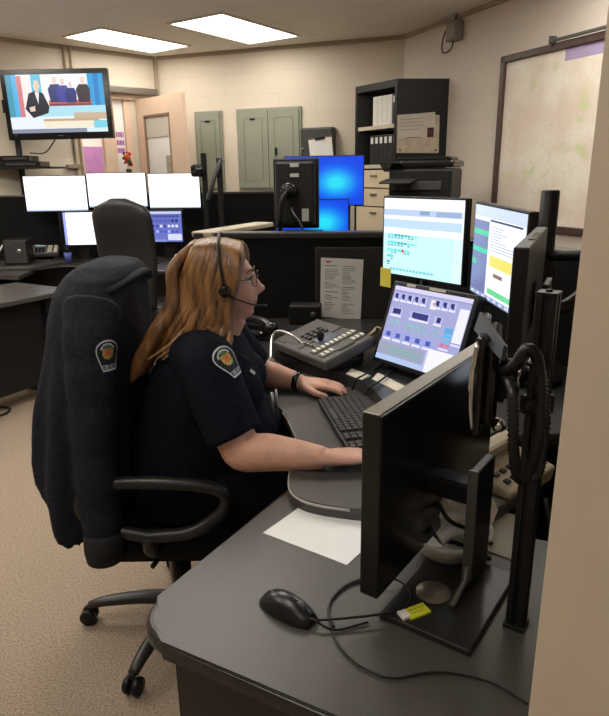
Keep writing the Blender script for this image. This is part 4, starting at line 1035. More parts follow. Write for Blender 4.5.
# brown and white cables right of the phone
mb = MB(); a = atz(372, 340, ZR)
for i in range(4):
    mb.tube(spl([(a.x - .03 + .01 * i, a.y - .02 * i, ZR + .01 + .012 * i), (a.x + .02, a.y + .03 - .02 * i, ZR + .03 + .01 * i), (a.x + .06 + .01 * i, a.y + .02 - .03 * i, ZR + .015 + .006 * i), (a.x + .16, a.y + .1, ZR + .008)], 5), .006)
tag(mb.build('cable_bundle', mat('tan_cable', (.25, .19, .12), .5)), 'bundle of tan cables between the phone console and the touchscreen', 'cable')
# cream sheets along the curved edge
for (q4, lab) in ((((352, 369), (346, 374), (362, 380), (371, 376)), 'small cream card on the curved worktop edge below the phone'), (((378, 373), (372, 379), (398, 392), (410, 389)), 'longer cream strip of paper on worktop below the touchscreen')):
    q = [atz(*p, ZR + .001) for p in q4]; c = sum(q, V()) / 4
    o = MB().prism([((p - c).x, (p - c).y) for p in q], 0, .002).build('paper_strip', PAPERC); o.location = (c.x, c.y, ZR + .0005); tag(o, lab, 'paper')
mb = MB(); a0, a1, a2 = atz(383, 366, ZR), atz(362, 380, ZR), atz(352, 392, ZP)
mb.tube(spl([(a0.x, a0.y, ZR + .006), (a1.x + .01, a1.y + .02, ZR + .012), (a1.x - .02, a1.y - .01, ZR + .006), (a2.x, a2.y, ZP + .006)], 6), .0035)
mb.tube(spl([(a0.x + .04, a0.y - .04, ZR + .006), (a1.x + .06, a1.y - .04, ZR + .012), (a1.x + .02, a1.y - .09, ZR + .006), (a2.x + .04, a2.y - .05, ZP + .006)], 6), .0035)
tag(mb.build('thin_cable', BLACK), 'thin black cables draped over the curved worktop edge below the touchscreen', 'cable')
# operator keyboard
ka, kb, kc = V((.040, 1.886)), V((.143, 1.944)), V((.104, 1.535))
kd = (kc - ka).normalized(); KL, KW = .415, .125
ky = thing('keyboard', 'black keyboard under the operator hands on the keyboard ledge', 'keyboard', (ka.x, ka.y, ZP), math.atan2(kd.y, kd.x) )
MB().box((KL / 2, KW / 2 + .005, .011), (KL, KW + .01, .018), r=.006).build('case', BLACK, ky)
mb = MB(); random.seed(2)
for j in range(6):
    x = .012
    while x < KL - .02:
        w_ = .0165 if not (j == 0 and .09 < x < .12) else .095
        if not (.275 < x < .285 or .335 < x < .342): mb.box((x + w_ / 2, .016 + j * .0195, .023), (w_, .0165, .009), r=.002, seg=1)
        x += w_ + .0028
mb.build('keys', DGREY, ky)
MB().box((.1, .122, .0205), (.03, .004, .001)).build('maker_mark', flat((.5, .5, .48)), ky)
for i in range(2): pass

# ------------------------------------------------------------------ front desk things
ZF = .7485
t4, M4 = two_pt('desk_monitor', 'large monitor seen from behind on an angled stand on the front desk', (.405, 1.36), (.089, .915), 1.135, .335, [(.0, .0, 1, .2, (.6, .7, .85))], ((.75, .8, .9), .5), bez=.012, th=.036, casing=mat('glossy_black_casing', (.010, .010, .010), .24), slim=True)
inv4 = (Matrix.Translation(t4.location) @ Matrix.Rotation(t4.rotation_euler[2], 4, 'Z')).inverted()
def L4(p): return inv4 @ V(p)
zb4 = t4.location.z
base = L4((.262, .965, ZF)); cx4, cy4 = base.x, base.y
MB().box((0, .016, .3358), (.539, .030, .0022), r=.0008, seg=1).build('top_edge_glint', mat('bezel_glint_grey', (.30, .275, .235), .38, .6), t4)  # added pale metallic strip painting the ceiling light's reflection on the top edge
MB().box((cx4, cy4, base.z + .006), (.245, .165, .012), r=.003).build('stand_base', mat('black_satin_base', (.016, .015, .014), .32), t4)
sd4 = L4((.235, .945, ZF))
MB().cyl((cx4 + .02, cy4 - .025, base.z + .012), (cx4 + .02, cy4 - .025, base.z + .0155), .032, n=32).build('swivel_disc', mat('satin_disc', (.22, .19, .15), .35, .4), t4)
cb = L4((.318, 1.012, ZF)); ct = L4((.318, 1.012, 1.0))
MB().box((cb.x, cb.y, (cb.z + ct.z) / 2), (.085, .018, ct.z - cb.z - .004), r=.003).build('stand_column', BLACK, t4)
GEDGE = mat('grey_column_edge', (.085, .08, .074), .35, .3)
mb = MB(); mb.box((cb.x + .045, cb.y, (cb.z + ct.z) / 2 + .015), (.007, .0185, ct.z - cb.z - .03), r=.002)
mb.tube([(cb.x + .045, cb.y, cb.z + .06), (cb.x + .052, cb.y, cb.z + .030), (cb.x + .112, cb.y, cb.z + .016)], .0065, n=8)
mb.build('column_edge', GEDGE, t4)
MB().box((cb.x, (cb.y + .03) / 2, .135), (.045, max(.03, cb.y - .03), .04), r=.006).build('tilt_mount', BLACKM, t4)
mb = MB()
for a, b, m_ in (((424, 512), (462, 545), (436, 536)), ((437, 500), (470, 530), (449, 520))):
    pa, pb, pm = aty(*a, 1.10), aty(*b, 1.07), aty(*m_, 1.06)
    mb.tube(spl([L4(pa), L4(pm), L4(pb), L4((.36, 1.05, pb.z - .02))], 8), .0045)
mb.build('cable', BLACK, t4)
# sticky note on its base
p = atz(417, 612, ZF + .0125)
o = thing('sticky_note_pad', 'lime yellow sticky note lying on the monitor base', 'note', (p.x, p.y, ZF + .0122), R(25)); MB().box((0, 0, .002), (.042, .026, .004)).build('pad', YELG, o); MB().rect(-.015, .0, .016, .0012, 0, M=Matrix.Translation((0, .004, .0042)) @ Matrix.Rotation(R(-90), 4, 'X')).rect(-.015, .0, .01, .0012, 0, M=Matrix.Translation((0, -.004, .0042)) @ Matrix.Rotation(R(-90), 4, 'X')).build('pen_lines', flat((.45, .5, .1)), o)
MB().box((-.026, .002, .003), (.016, .022, .005)).build('white_tab', PAPER, o)
# mouse and its cable
mp_ = atz(288, 612, ZF)
ms_ = thing('computer_mouse', 'black optical mouse on the front desk', 'mouse', (mp_.x, mp_.y, ZF), R(-38))
rings = []
for i in range(13):
    s = i / 12; x = -.056 + .112 * s
    w_ = .031 * (math.sin(math.pi * (.06 + .88 * s)) ** .42) * (1 - .12 * math.sin(math.pi * s))
    hh = .037 * (math.sin(math.pi * (.05 + .88 * s ** .85)) ** .62)
    rings.append([V((x, w_ * math.cos(a) * (1 if math.sin(a) > 0 else 1.0), max(0.001, hh * (math.sin(a) if math.sin(a) > 0 else 0)) )) for a in [-.3 + k * (math.pi + .6) / 17 for k in range(18)]])
MB().loft(rings).build('shell', mat('mouse_plastic', (.010, .010, .011), .3), ms_)
MB().cyl((.030, -.004, .026), (.030, .004, .026), .010, n=16).build('wheel', GREYP, ms_)
MB().tube(spl([(.005, 0, .0375), (.030, 0, .0335), (.050, 0, .018)], 6), .0007).build('button_seam', BLACKG, ms_)
MB().box((-.030, .0, .0305), (.012, .010, .001)).build('mark', GREYP, ms_)
zc = ZF + .004
def dl(L): return [atz(x, y, zc) for x, y in L]
mb = MB(); pts = [V((p.x, p.y, zc)) for p in dl([(314, 625), (335, 630), (368, 622), (392, 606)])]; pts[0].z += .01
mb.tube(spl([ms_.location + V((.030, -.030, .012)), pts[0], pts[1], pts[2]], 8), .0022)
mb.tube(spl(dl([(372, 580), (350, 584), (333, 598), (328, 614), (336, 640), (352, 660), (372, 672), (395, 678), (440, 672), (490, 682), (528, 704)]), 8), .0019)
mb.tube(spl(dl([(384, 583), (366, 579), (348, 584), (333, 597), (329, 612), (334, 627)]), 8), .0022)
mb.tube(spl([p + V((0, 0, .012)) for p in dl([(372, 582), (396, 585), (410, 598), (405, 614), (380, 620), (345, 624), (318, 626)])], 8), .0022)
tag(mb.build('mouse_cable', BLACK), 'thin black mouse cable looping over the front desk', 'cable')
# sheet of paper
q = [atz(*p, ZF + .001) for p in ((314, 497), (263, 533), (347, 565), (404, 520))]
q[3] = q[0] + (q[2] - q[1]); q[3].z = q[0].z
c = sum(q, V()) / 4
o = MB().prism([((p - c).x, (p - c).y) for p in q], 0, .0015).build('paper_sheet', PAPER); o.location = (c.x, c.y, ZF); tag(o, 'blank white sheet of paper on the front desk behind the monitor', 'paper')
# white bowl with crumpled tissue
bpn = atz(443, 566, ZF)
bo = thing('bowl', 'white plastic bowl on the front desk behind the monitor', 'bowl', (bpn.x + .018, bpn.y + .045, ZF))
MB().lathe([(.035, 0), (.055, .008), (.082, .05), (.088, .062), (.084, .062), (.078, .052), (.05, .012), (.0005, .010)], n=32).build('bowl_shell', WHITEP, bo)
MB().lathe([(.03, 0), (.04, .0), (.04, .002), (.0005, .002)], n=24).build('foot_ring', DGREY, bo)
def crumple(mb, c, r, seed):
    b = bmesh.new(); bmesh.ops.create_icosphere(b, subdivisions=3, radius=1)
    for v in b.verts:
        n = noise.noise(v.co * 2.3 + V((seed, 0, 0))) * .45 + noise.noise(v.co * 5 + V((0, seed, 0))) * .22
        v.co = V((v.co.x * r[0], v.co.y * r[1], v.co.z * r[2])) * (1 + n) + V(c)
    mb.bm(b, 0, None, False)
ti = MB(); crumple(ti, (0, 0, 0), (.055, .05, .055), 3.3)
o = ti.build('crumpled_tissue', TISS); o.location = (bpn.x + .03, bpn.y + .075, ZF + .085); tag(o, 'crumpled white tissue resting in the white bowl', 'tissue')
ti = MB(); crumple(ti, (0, 0, 0), (.05, .04, .05), 8.1)
o = ti.build('crumpled_tissue', TISS); o.location = (bpn.x + .085, bpn.y + .13, ZF + .055); tag(o, 'crumpled white tissue on the desk behind the stand column', 'tissue')
o = MB().tube(spl([(-.03, -.05, .064), (.0, -.035, .073), (.03, -.03, .068), (.055, -.04, .066)], 6), .013).build('white_spout', WHITEP, bo)
# scattered sheets behind the column, beige box device
q = [atz(*p, ZF + .001) for p in ((478, 505), (470, 545), (512, 560), (530, 520))]
c = sum(q, V()) / 4
o = MB().prism([((p - c).x, (p - c).y) for p in q], 0, .003).build('paper_sheets', mat('grey_white_sheet', (.55, .53, .48), .7)); o.location = (c.x, c.y, ZF); tag(o, 'grey-white sheets lying behind the stand column', 'paper')
bxp = atz(503, 492, ZF)
o = thing('beige_telephone', 'beige desk telephone base on the front desk behind the coiled hose', 'telephone', (bxp.x + .03, bxp.y + .02, ZF), R(42))
M = Matrix.Rotation(R(12), 4, 'X')
MB().box((0, .03, .03), (.22, .15, .045), M=M, r=.008).build('body', BEIGEP, o); MB().box((0, .03, .012), (.21, .14, .024)).build('foot', BLACK, o)
mb = MB()
for i in range(5):
    for j in range(2): mb.box((-.07 + i * .03, -.01 + j * .03, .055), (.018, .014, .007), M=M, r=.002)
mb.build('keys', DGREY, o); MB().box((0, .085, .07), (.20, .045, .03), M=M, r=.012).build('handset', BEIGEP, o)
bx2 = atz(478, 470, ZF); o = thing('small_box', 'small beige box standing behind the beige telephone', 'box', (bx2.x + .04, bx2.y + .10, ZF), R(42)); MB().box((0, 0, .05), (.09, .05, .10), r=.005).build('body', BEIGEP, o); MB().box((0, -.026, .06), (.06, .003, .05)).build('front_label', PAPER, o)

# slotted post by the wall corner with the small arm display and the ribbed hose
sp = thing('slotted_post', 'tall black slotted mounting post beside the wall corner', 'post', (.358, .892, ZF), R(-35))
pzt = aty(551, 294, .892).z - ZF
mb = MB(); a = .0145
for sx in (-1, 1):
    for sy in (-1, 1): mb.box((sx * .0095, sy * .0095, pzt / 2), (.0105, .0105, pzt), r=.0015)
mb.box((0, 0, pzt / 2), (.020, .020, pzt - .004)); mb.build('extrusion', BLACKM, sp)
MB().box((0, 0, pzt + .002), (.031, .031, .004), r=.001).cyl((0, 0, pzt + .003), (0, 0, pzt + .007), .005).build('end_cap', BLACK, sp)
MB().box((0, 0, .004), (.036, .036, .008), r=.002).build('foot_plate', BLACKM, sp)
dsp = thing('arm_display', 'small display on an arm, seen nearly edge-on beside the slotted post', 'monitor', (.294, 1.00, 1.092), math.atan2(-(1.12 - .93), -(.335 - .272)))
W4, H4 = .185, .165
rr = []
MB().box((0, .006, H4 / 2), (W4, .014, H4), r=.006, seg=3).box((0, .022, H4 / 2), (W4 * .86, .026, H4 * .86), r=.012, seg=3).build('casing', BLACKG, dsp)
MB().tube(spl([(W4 / 2 - .004, .0, .012), (W4 / 2 + .004, -.004, .05), (W4 / 2 + .006, -.005, H4 / 2), (W4 / 2 + .004, -.004, H4 - .05), (W4 / 2 - .004, 0, H4 - .012)], 6), .0045, n=10).build('chrome_edge', CHROME, dsp)
MB().rect(-W4 / 2 + .01, .012, W4 / 2 - .01, H4 - .012, -.0014).build('screen', emit((.2, .24, .3), .4), dsp)
MB().cyl((0, .034, H4 * .5), (0, .075, H4 * .5), .026).box((0, .04, H4 * .5), (.08, .01, .08), r=.003).build('mount', BLACK, dsp)
invd = (Matrix.Translation(dsp.location) @ Matrix.Rotation(dsp.rotation_euler[2], 4, 'Z')).inverted()
MB().tube(spl([V((0, .06, H4 * .5)), V((0, .085, H4 * .5)), invd @ V((.365, .915, 1.17)), invd @ V((.372, .900, 1.165))], 5), .013, n=10).build('arm', BLACKM, dsp)
MB().ell((W4 * .3, .04, .01), .012, n=8).build('knob', CHROME, dsp)
MB().cyl((0, .062, H4 * .5), (0, .068, H4 * .5), .03).build('washer', CHROME, dsp)
tp = thing('tilted_tablet', 'grey-blue tablet plate leaning above the small arm display', 'tablet', (.285, .93, 1.2))
tq = [aty(484, 313, .965) - tp.location, aty(508, 347, .90) - tp.location, aty(505, 361, .895) - tp.location, aty(478, 331, .96) - tp.location]
tn = (tq[1] - tq[0]).cross(tq[3] - tq[0]).normalized() * .010
mb = MB(); mb.add(tq + [p - tn for p in tq], [[0, 1, 2, 3][::-1], [4, 5, 6, 7], [0, 1, 5, 4], [1, 2, 6, 5], [2, 3, 7, 6], [3, 0, 4, 7]]); mb.build('casing', mat('blue_grey_metal', (.13, .15, .18), .35, .3), tp)
tcn = sum(tq, V()) / 4
mb = MB(); mb.add([tcn + (p - tcn) * .86 + tn * .05 * (-1) + tn * .12 for p in tq], [[0, 1, 2, 3][::-1]]); mb.build('screen', mat('dull_blue_screen', (.15, .18, .22), .2), tp)
MB().tube([tcn - tn, tcn - tn * 2 + V((.004, .02, -.03)), tcn + V((.015, .06, -.06))], .008).build('mount', BLACKM, tp)
# ribbed hose hanging as a loop
mb = MB(); hp_ = spl([aty(503, 372, 0.93), aty(515, 366, 0.84), aty(526, 349, 0.825), aty(537, 358, 0.825), aty(541, 395, 0.835), aty(538, 440, 0.845), aty(528, 474, 0.855), aty(519, 478, 0.845), aty(514, 455, 0.835), aty(513, 405, 0.825), aty(511, 385, 0.85), aty(504, 376, 0.94)], 22)
rad = [.0070 + (.0018 if i % 2 else -.0012) for i in range(len(hp_))]
mb.tube(hp_, rad, n=12)
ho = mb.build('ribbed_hose', mat('black_ribbed_hose', (.010, .010, .010), .33)); tag(ho, 'black ribbed cable hose looped on the slotted post', 'hose')
mb = MB(); hp2 = spl([aty(532, 360, 0.855), aty(541, 375, 0.865), aty(545, 420, 0.870), aty(540, 468, 0.875), aty(531, 480, 0.875)], 18)
mb.tube(hp2, [.0070 + (.0018 if i % 2 else -.0012) for i in range(len(hp2))], n=12)
tag(mb.build('ribbed_hose', bpy.data.materials['black_ribbed_hose']), 'second strand of black ribbed hose just behind the loop', 'hose')
o = MB().box((0, 0, 0), (.05, .012, .03), r=.003).cyl((-.012, 0, 0), (-.012, -.02, 0), .012).build('hose_clip', BLACKM); o.location = (.357, .893, 1.155); tag(o, 'black clip holding the ribbed hose to slotted post', 'clip')
# cable by the wall corner
mb = MB(); mb.tube(spl([(.378, .875, 1.0), (.392, .86, .93), (.395, .85, .84), (.405, .83, .757), (.415, .76, .755)], 6), .004); tag(mb.build('wall_cable', BLACK), 'black cable dropping behind the slotted post by the wall corner', 'cable')

# ------------------------------------------------------------------ operator's chair
CH = V((-.43, 1.83))
oc = thing('office_chair', 'black swivel chair with loop armrests carrying the seated operator', 'chair', (CH.x, CH.y, 0), R(90))
# local: front is -y; after the turn the chair faces +x
MB().box((0, -.02, .45), (.52, .50, .10), r=.045, seg=4).box((0, -.03, .39), (.40, .38, .05), r=.02).build('seat', SEATF, oc)
rings = []
for i in range(13):
    s = i / 12; z = .50 + .68 * s
    hw = (.20 + .04 * math.sin(s * 2.8)) * (1 if s < .82 else math.sqrt(max(.03, 1 - ((s - .82) / .185) ** 2)))
    yy = .160 + .055 * s - .02 * math.sin(s * 3.1); d = .042
    rings.append([V((hw * abs(math.cos(a)) ** .6 * (1 if math.cos(a) >= 0 else -1), yy + d * abs(math.sin(a)) ** .7 * (1 if math.sin(a) >= 0 else -1), z)) for a in [k * 2 * math.pi / 24 for k in range(24)]])
MB().loft(rings).build('backrest', SEATF, oc)
MB().tube(spl([(0, .05, .40), (0, .22, .39), (0, .285, .50), (0, .30, .72)], 6), .028).build('back_bracket', BLACKM, oc)
for sx in (-1, 1):
    mb = MB()
    lp = [(sx * .28, .02, .512), (sx * .28, -.10, .525), (sx * .275, -.18, .575), (sx * .275, -.205, .625), (sx * .275, -.17, .660), (sx * .285, -.05, .683), (sx * .285, .08, .685), (sx * .28, .165, .670), (sx * .28, .205, .61), (sx * .28, .15, .545), (sx * .28, .02, .512)]
    mb.tube(spl(lp, 6), .019, n=12, cap=False, flat=1.0)
    mb.tube(spl([(sx * .28, .02, .515), (sx * .27, .02, .47), (sx * .20, .02, .41)], 5), .024)
    mb.build('armrest', mat('armrest_plastic', (.016, .0155, .015), .38), oc)
MB().lathe([(.05, .06), (.055, .10), (.032, .13), (.032, .28), (.024, .28), (.024, .40)], n=24).build('gas_column', BLACKM, oc)
MB().box((0, 0, .395), (.20, .26, .05), r=.012).tube([(-.1, 0, .39), (-.24, .03, .385)], .008).build('tilt_mechanism', BLACKM, oc)
loc0 = Matrix.Translation(oc.location) @ Matrix.Rotation(oc.rotation_euler[2], 4, 'Z')
cq = [loc0.inverted() @ V((-.755, 1.835, 0)), loc0.inverted() @ V((-.515, 1.525, 0))]
a0 = math.atan2(cq[0].y, cq[0].x); a1 = math.atan2(cq[1].y, cq[1].x)
am = (a0 + a1) / 2 if abs(a0 - a1) < math.pi else (a0 + a1) / 2 + math.pi
for k in range(5):
    a = am + R(36) + k * R(72); c_, s_2 = math.cos(a), math.sin(a)
    l = MB().tube(spl([(.03 * c_, .03 * s_2, .095), (.14 * c_, .14 * s_2, .098), (.27 * c_, .27 * s_2, .085), (.33 * c_, .33 * s_2, .068)], 5), [.032, .028, .022, .018], n=10, flat=.75).build('leg', mat('chair_base_plastic', (.02, .018, .017), .4), oc)
    mb = MB()
    for sd_ in (-1, 1):
        e = V((-s_2, c_, 0)) * sd_; c0 = V((.335 * c_, .335 * s_2, .029))
        mb.cyl(c0 + e * .006, c0 + e * .026, .028, n=20)
    mb.tube([(.335 * c_, .335 * s_2, .035), (.33 * c_, .33 * s_2, .07)], .008)
    mb.build('caster', BLACK, l)

# ------------------------------------------------------------------ jacket over the chair back
def shell_project(bvh, origin, direction):
    h = bvh.ray_cast(origin, direction)
    return (h[0], h[1]) if h[0] else (None, None)
jk = thing('jacket', 'dark softshell jacket with a shoulder patch draped over the chair back', 'jacket', (-.62, 1.83, 0))
JL = jk.location.copy()
mb = MB(); rings = []
sec = [(1.262, -.575, 1.88, .035, .06), (1.250, -.58, 1.875, .075, .125), (1.225, -.59, 1.87, .10, .175), (1.18, -.605, 1.865, .115, .215), (1.10, -.615, 1.855, .125, .245), (.98, -.625, 1.845, .135, .262), (.86, -.640, 1.84, .150, .270), (.76, -.655, 1.835, .152, .272), (.68, -.662, 1.83, .155, .272), (.61, -.664, 1.83, .152, .27)]
NS = 60
for i, (z, x, y, rx, ry) in enumerate(sec):
    g = max(0, (1.15 - z)) / .55
    ring = []
    for k in range(NS):
        a = 2 * math.pi * k / NS
        f = 1 + g * (.055 * math.sin(a * 7 + .8) + .04 * math.sin(a * 11 + z * 3) + .03 * math.sin(a * 4 + z * 5))
        c_, s_2 = math.cos(a), math.sin(a)
        px_ = x + rx * f * abs(c_) ** .75 * (1 if c_ > 0 else -1); py_ = y + ry * f * abs(s_2) ** .75 * (1 if s_2 > 0 else -1)
        zz = z
        if i >= 7:      # the front panel hangs lower at the near end
            zz = z + (i - 6) / 3 * (.13 * max(0, -c_) ** 1.5 - .13 * max(0, -s_2) ** 3 + .012 * math.sin(a * 5))
        ring.append(V((px_, py_, zz)) - JL)
    rings.append(ring)
mb.loft(rings)
# sleeve at the near end and the sleeve at the far end
slv = spl([V((-.575, 1.67, 1.16)) - JL, V((-.575, 1.612, 1.08)) - JL, V((-.573, 1.585, .95)) - JL, V((-.580, 1.565, .78)) - JL, V((-.578, 1.55, .60)) - JL, V((-.575, 1.535, .50)) - JL], 7)
rs = [(.075 - .020 * i / (len(slv) - 1)) * (1 + .03 * math.sin(i * 1.1) + .02 * math.sin(i * 2.3)) for i in range(len(slv))]
mb.tube(slv, rs, n=20)
slv2 = spl([V((-.60, 2.05, 1.14)) - JL, V((-.60, 2.10, 1.0)) - JL, V((-.62, 2.11, .75)) - JL, V((-.62, 2.10, .5)) - JL], 7)
mb.tube(slv2, [.07, .06, .055], n=16)
jb = fuse(mb, 'body', JACK, voxel=.009, smooth=4, parent=jk)
_nm = [v.normal.copy() for v in jb.data.vertices]
for v in jb.data.vertices:      # soft wrinkles
    n = noise.noise(V((v.co.x * 9, v.co.y * 9, v.co.z * 4.5))) * .007 + noise.noise(V((v.co.x * 20, v.co.y * 20, v.co.z * 8))) * .0025
    v.co += _nm[v.index] * n
for nm, pth in (('cuff', slv), ('cuff', slv2)):
    e = pth[-1]
    MB().lathe([(.040, -.045), (.052, -.045), (.056, -.01), (.054, .03), (.046, .045)], e, 0, 24).build(nm, mat('rib_knit_cuff', (.010, .010, .013), .85, bump=.6, scale=40, stretch=(6, 6, .2)), jk)
MB().tube(spl([V((-.545, 1.69, 1.192)) - JL, V((-.50, 1.78, 1.215)) - JL, V((-.485, 1.88, 1.222)) - JL, V((-.50, 1.99, 1.19)) - JL], 6), .020, n=10, flat=.55).build('collar', JACK, jk)

FONT = {'F': '111100110100100', 'I': '111010010010111', 'R': '110101110101101', 'E': '111100110100111', 'D': '110101101101110', 'P': '110101110100100', 'T': '111010010010010'}
def patch(target, parent, centre, normal, up, w, h, name='shoulder_patch', lift=.0022):
    """embroidered shield laid onto a surface; raster of small stitches"""
    me = target.data
    off = parent.location
    bvh = BVHTree.FromPolygons([v.co + off for v in me.vertices], [list(p.vertices) for p in me.polygons])
    nrm = V(normal).normalized(); up = (V(up) - nrm * V(up).dot(nrm)).normalized(); rt_ = up.cross(nrm)
    NX, NY = 68, 84
    def inside(u, v, m=0):                 # shield with a domed top, tapering to a flat foot
        u = abs(u * 2 - 1); v_ = v
        hw = 1.0 if v_ < .42 else 1.0 - (v_ - .42) / .58 * .42
        if v_ < .34: hw = math.sqrt(max(0, 1 - ((.34 - v_) / .34) ** 2)) * 1.0
        return u <= hw - m * 1.15 and m * .8 <= v_ <= 1 - m * .8 and not (v_ < .34 and ((.34 - v_) / (.34 - m * .8)) ** 2 + (u / (1 - m * 1.15)) ** 2 > 1)
    txt = {}
    x = 0
    for wi, word in enumerate(('FIRE', 'DEPT')):
        for ch_ in word:
            bits = FONT[ch_]
            for r_ in range(5):
                for c_ in range(3):
                    if bits[r_ * 3 + c_] == '1':
                        for dx in (0,):
                            txt[(x + c_, r_)] = 1
            x += 4
        x += 2
    TW = x - 3
    rnd = random.Random(11)
    def colour(u, v):
        if not inside(u, v): return None
        if not inside(u, v, .07): return 1
        if .80 < v < .915 and .20 < u < .80:
            i, j = int((u - .20) / .60 * TW), int((v - .80) / .115 * 5)
            return 1 if (i, j) in txt else 0
        d = math.hypot((u - .5) * 1.0, (v - .40) * 1.15)
        if .275 < d < .345 and v < .30: return 1 if int((u * 40)) % 4 != 0 else 0
        if d < .265 and v < .72 and .24 < u < .76:
            if .30 < v < .50 and abs(u - .5) < .14: return 3 if (int(u * 30) + int(v * 26)) % 3 else 2
            if v < .28 and abs(u - .5) < .10: return 4
            if abs(u - .5) < .24 and .26 < v < .60: return 2 if (int(u * 22) + int(v * 20)) % 4 else 4
            if .58 <= v < .68: return 4 if int(u * 20) % 2 else 2
        return 0
    pts = {}
    def pt(i, j):
        if (i, j) not in pts:
            p = V(centre) + rt_ * ((i / NX - .5) * w) + up * ((.5 - j / NY) * h)
            hit, hn = shell_project(bvh, p + nrm * .12, -nrm)
            pts[(i, j)] = (hit if hit and (hit - p).length < .09 else p) + nrm * lift - off
        return pts[(i, j)]
    vs, fs, ms, idx = [], [], [], {}
    for j in range(NY):
        for i in range(NX):
            c_ = colour((i + .5) / NX, (j + .5) / NY)
            if c_ is None: continue
            f_ = []
            for q in ((i, j + 1), (i + 1, j + 1), (i + 1, j), (i, j)):
                if q not in idx: idx[q] = len(vs); vs.append(pt(*q))
                f_.append(idx[q])
            fs.append(f_); ms.append(c_)
    m_ = MB(); m_.v = vs; m_.f = fs; m_.m = ms; m_.s = [True] * len(fs)
    return m_.build(name, [flat((.10, .11, .15), .9), flat((.78, .79, .80), .8), flat((.80, .66, .32), .8), flat((.72, .24, .20), .8), flat((.28, .42, .26), .8)], parent, label='shield patch with silver border and coloured crest')
pj_ = aty(108.5, 358, 1.53)
patch(jb, jk, (pj_.x, 1.545, pj_.z), (.50, -.86, .12), (-.02, .1, 1), .066, .082)

# ------------------------------------------------------------------ the operator
pe = thing('person', 'seated operator in navy uniform shirt wearing a headset, typing at the keyboard', 'person', (-.40, 1.82, 0))
PO = pe.location.copy()
def Lp(*p): return V(p) - PO
HC = V((-.240, 1.80, 1.195))          # head centre
# --- head, facing +x
def head_mesh(mb, grow=0.0):
    NU, NV = 56, 44; rings = []
    yaw = R(-2); pitch = R(-4)
    M = Matrix.Translation(HC - PO) @ Matrix.Rotation(yaw, 4, 'Z') @ Matrix.Rotation(pitch, 4, 'Y')
    for j in range(1, NV):
        th = math.pi * j / NV; ring = []
        for i in range(NU):
            ph = 2 * math.pi * i / NU
            dx, dy, dz = math.sin(th) * math.cos(ph), math.sin(th) * math.sin(ph), math.cos(th)
            x, y, z = dx * .098, dy * .078, dz * .118
            if z < 0:                                # jaw: narrower, set forward
                t = -z / .118
                y *= 1 - .26 * t ** 1.4
                x = x * (1 - .02 * t) + .020 * t
                if x < 0: x *= 1 - .35 * t
            else: x -= .006 * (z / .118); x *= 1 + .04 * (x < 0)
            if x > 0.02:
                fr = min(1, (x - .02) / .05)
                G = lambda zc, sz, yc, sy, a: a * math.exp(-((z - zc) / sz) ** 2 - ((abs(y) - yc) / sy) ** 2) * fr
                ad = G(-.008, .016, 0, .012, .011) + G(-.024, .012, 0, .0135, .025) + G(-.034, .008, .008, .009, .009) + G(.008, .020, 0, .012, .006)
                ad += G(.030, .012, .024, .026, .005)                 # brow
                ad -= G(.010, .012, .032, .016, .008)                 # eye socket
                ad += G(-.058, .0055, 0, .019, .0085) + G(-.070, .0065, 0, .017, .0085) - G(-.0635, .0028, 0, .024, .004) - G(-.083, .007, 0, .022, .003)
                ad += G(-.100, .016, 0, .024, .015)                   # chin
                ad += G(-.032, .026, .042, .024, .006)                # cheek
                x += ad
            ring.append(M @ V((x * (1 + grow), y * (1 + grow), z * (1 + grow))))
        rings.append(ring)
    mb.loft(rings[::-1]); return M
body = MB()
HM = head_mesh(body)
def E_(c, r, M=None): body.ell(Lp(*c), r, 0, M)
body.tube(spl([Lp(-.285, 1.80, 1.00), Lp(-.268, 1.80, 1.08), Lp(-.252, 1.80, 1.135)], 5), [.070, .060, .058], n=18)
body.tube(spl([Lp(-.196, 1.80, 1.098), Lp(-.232, 1.80, 1.055), Lp(-.262, 1.80, 1.0)], 4), [.032, .046, .05], n=14)
# ear
for s in (-1, 1): body.ell(HM @ V((-.006, s * .077, -.008)), (.018, .008, .030))
torso = [(.52, -.385, .19, .205), (.60, -.385, .205, .215), (.70, -.365, .215, .21), (.80, -.345, .205, .205), (.90, -.325, .185, .205), (.98, -.310, .150, .20), (1.03, -.300, .110, .16), (1.055, -.292, .075, .10)]
def torso_rings(g):
    out = []
    for z, x, rx, ry in torso:
        out.append([Lp(x + (rx + g) * math.cos(a) * (1.0 if math.cos(a) > 0 else .80), 1.80 + (ry + g) * math.sin(a), z) for a in [2 * math.pi * k / 40 for k in range(40)]])
    return out
body.loft(torso_rings(-.012))
SH, EL, WR = Lp(-.268, 1.610, 1.000), Lp(-.172, 1.505, .800), Lp(.045, 1.425, .812)
SH2, EL2, WR2 = Lp(-.265, 1.99, .985), Lp(-.165, 2.075, .835), Lp(-.012, 2.015, .813)
body.tube(spl([Lp(-.30, 1.68, .99), SH, SH.lerp(EL, .5) + V((0, -.008, 0)), EL], 6), [.062, .068, .062, .052], n=20)
body.tube(spl([EL.lerp(SH, .15), EL + V((.004, 0, -.006)), EL.lerp(WR, .35), EL.lerp(WR, .7), WR], 6), [.050, .051, .050, .040, .029], n=20)
body.tube(spl([Lp(-.29, 1.92, .99), SH2, SH2.lerp(EL2, .5), EL2], 6), [.062, .066, .058, .050], n=20)
body.tube(spl([EL2.lerp(SH2, .15), EL2, EL2.lerp(WR2, .4), WR2], 6), [.048, .049, .044, .027], n=20)
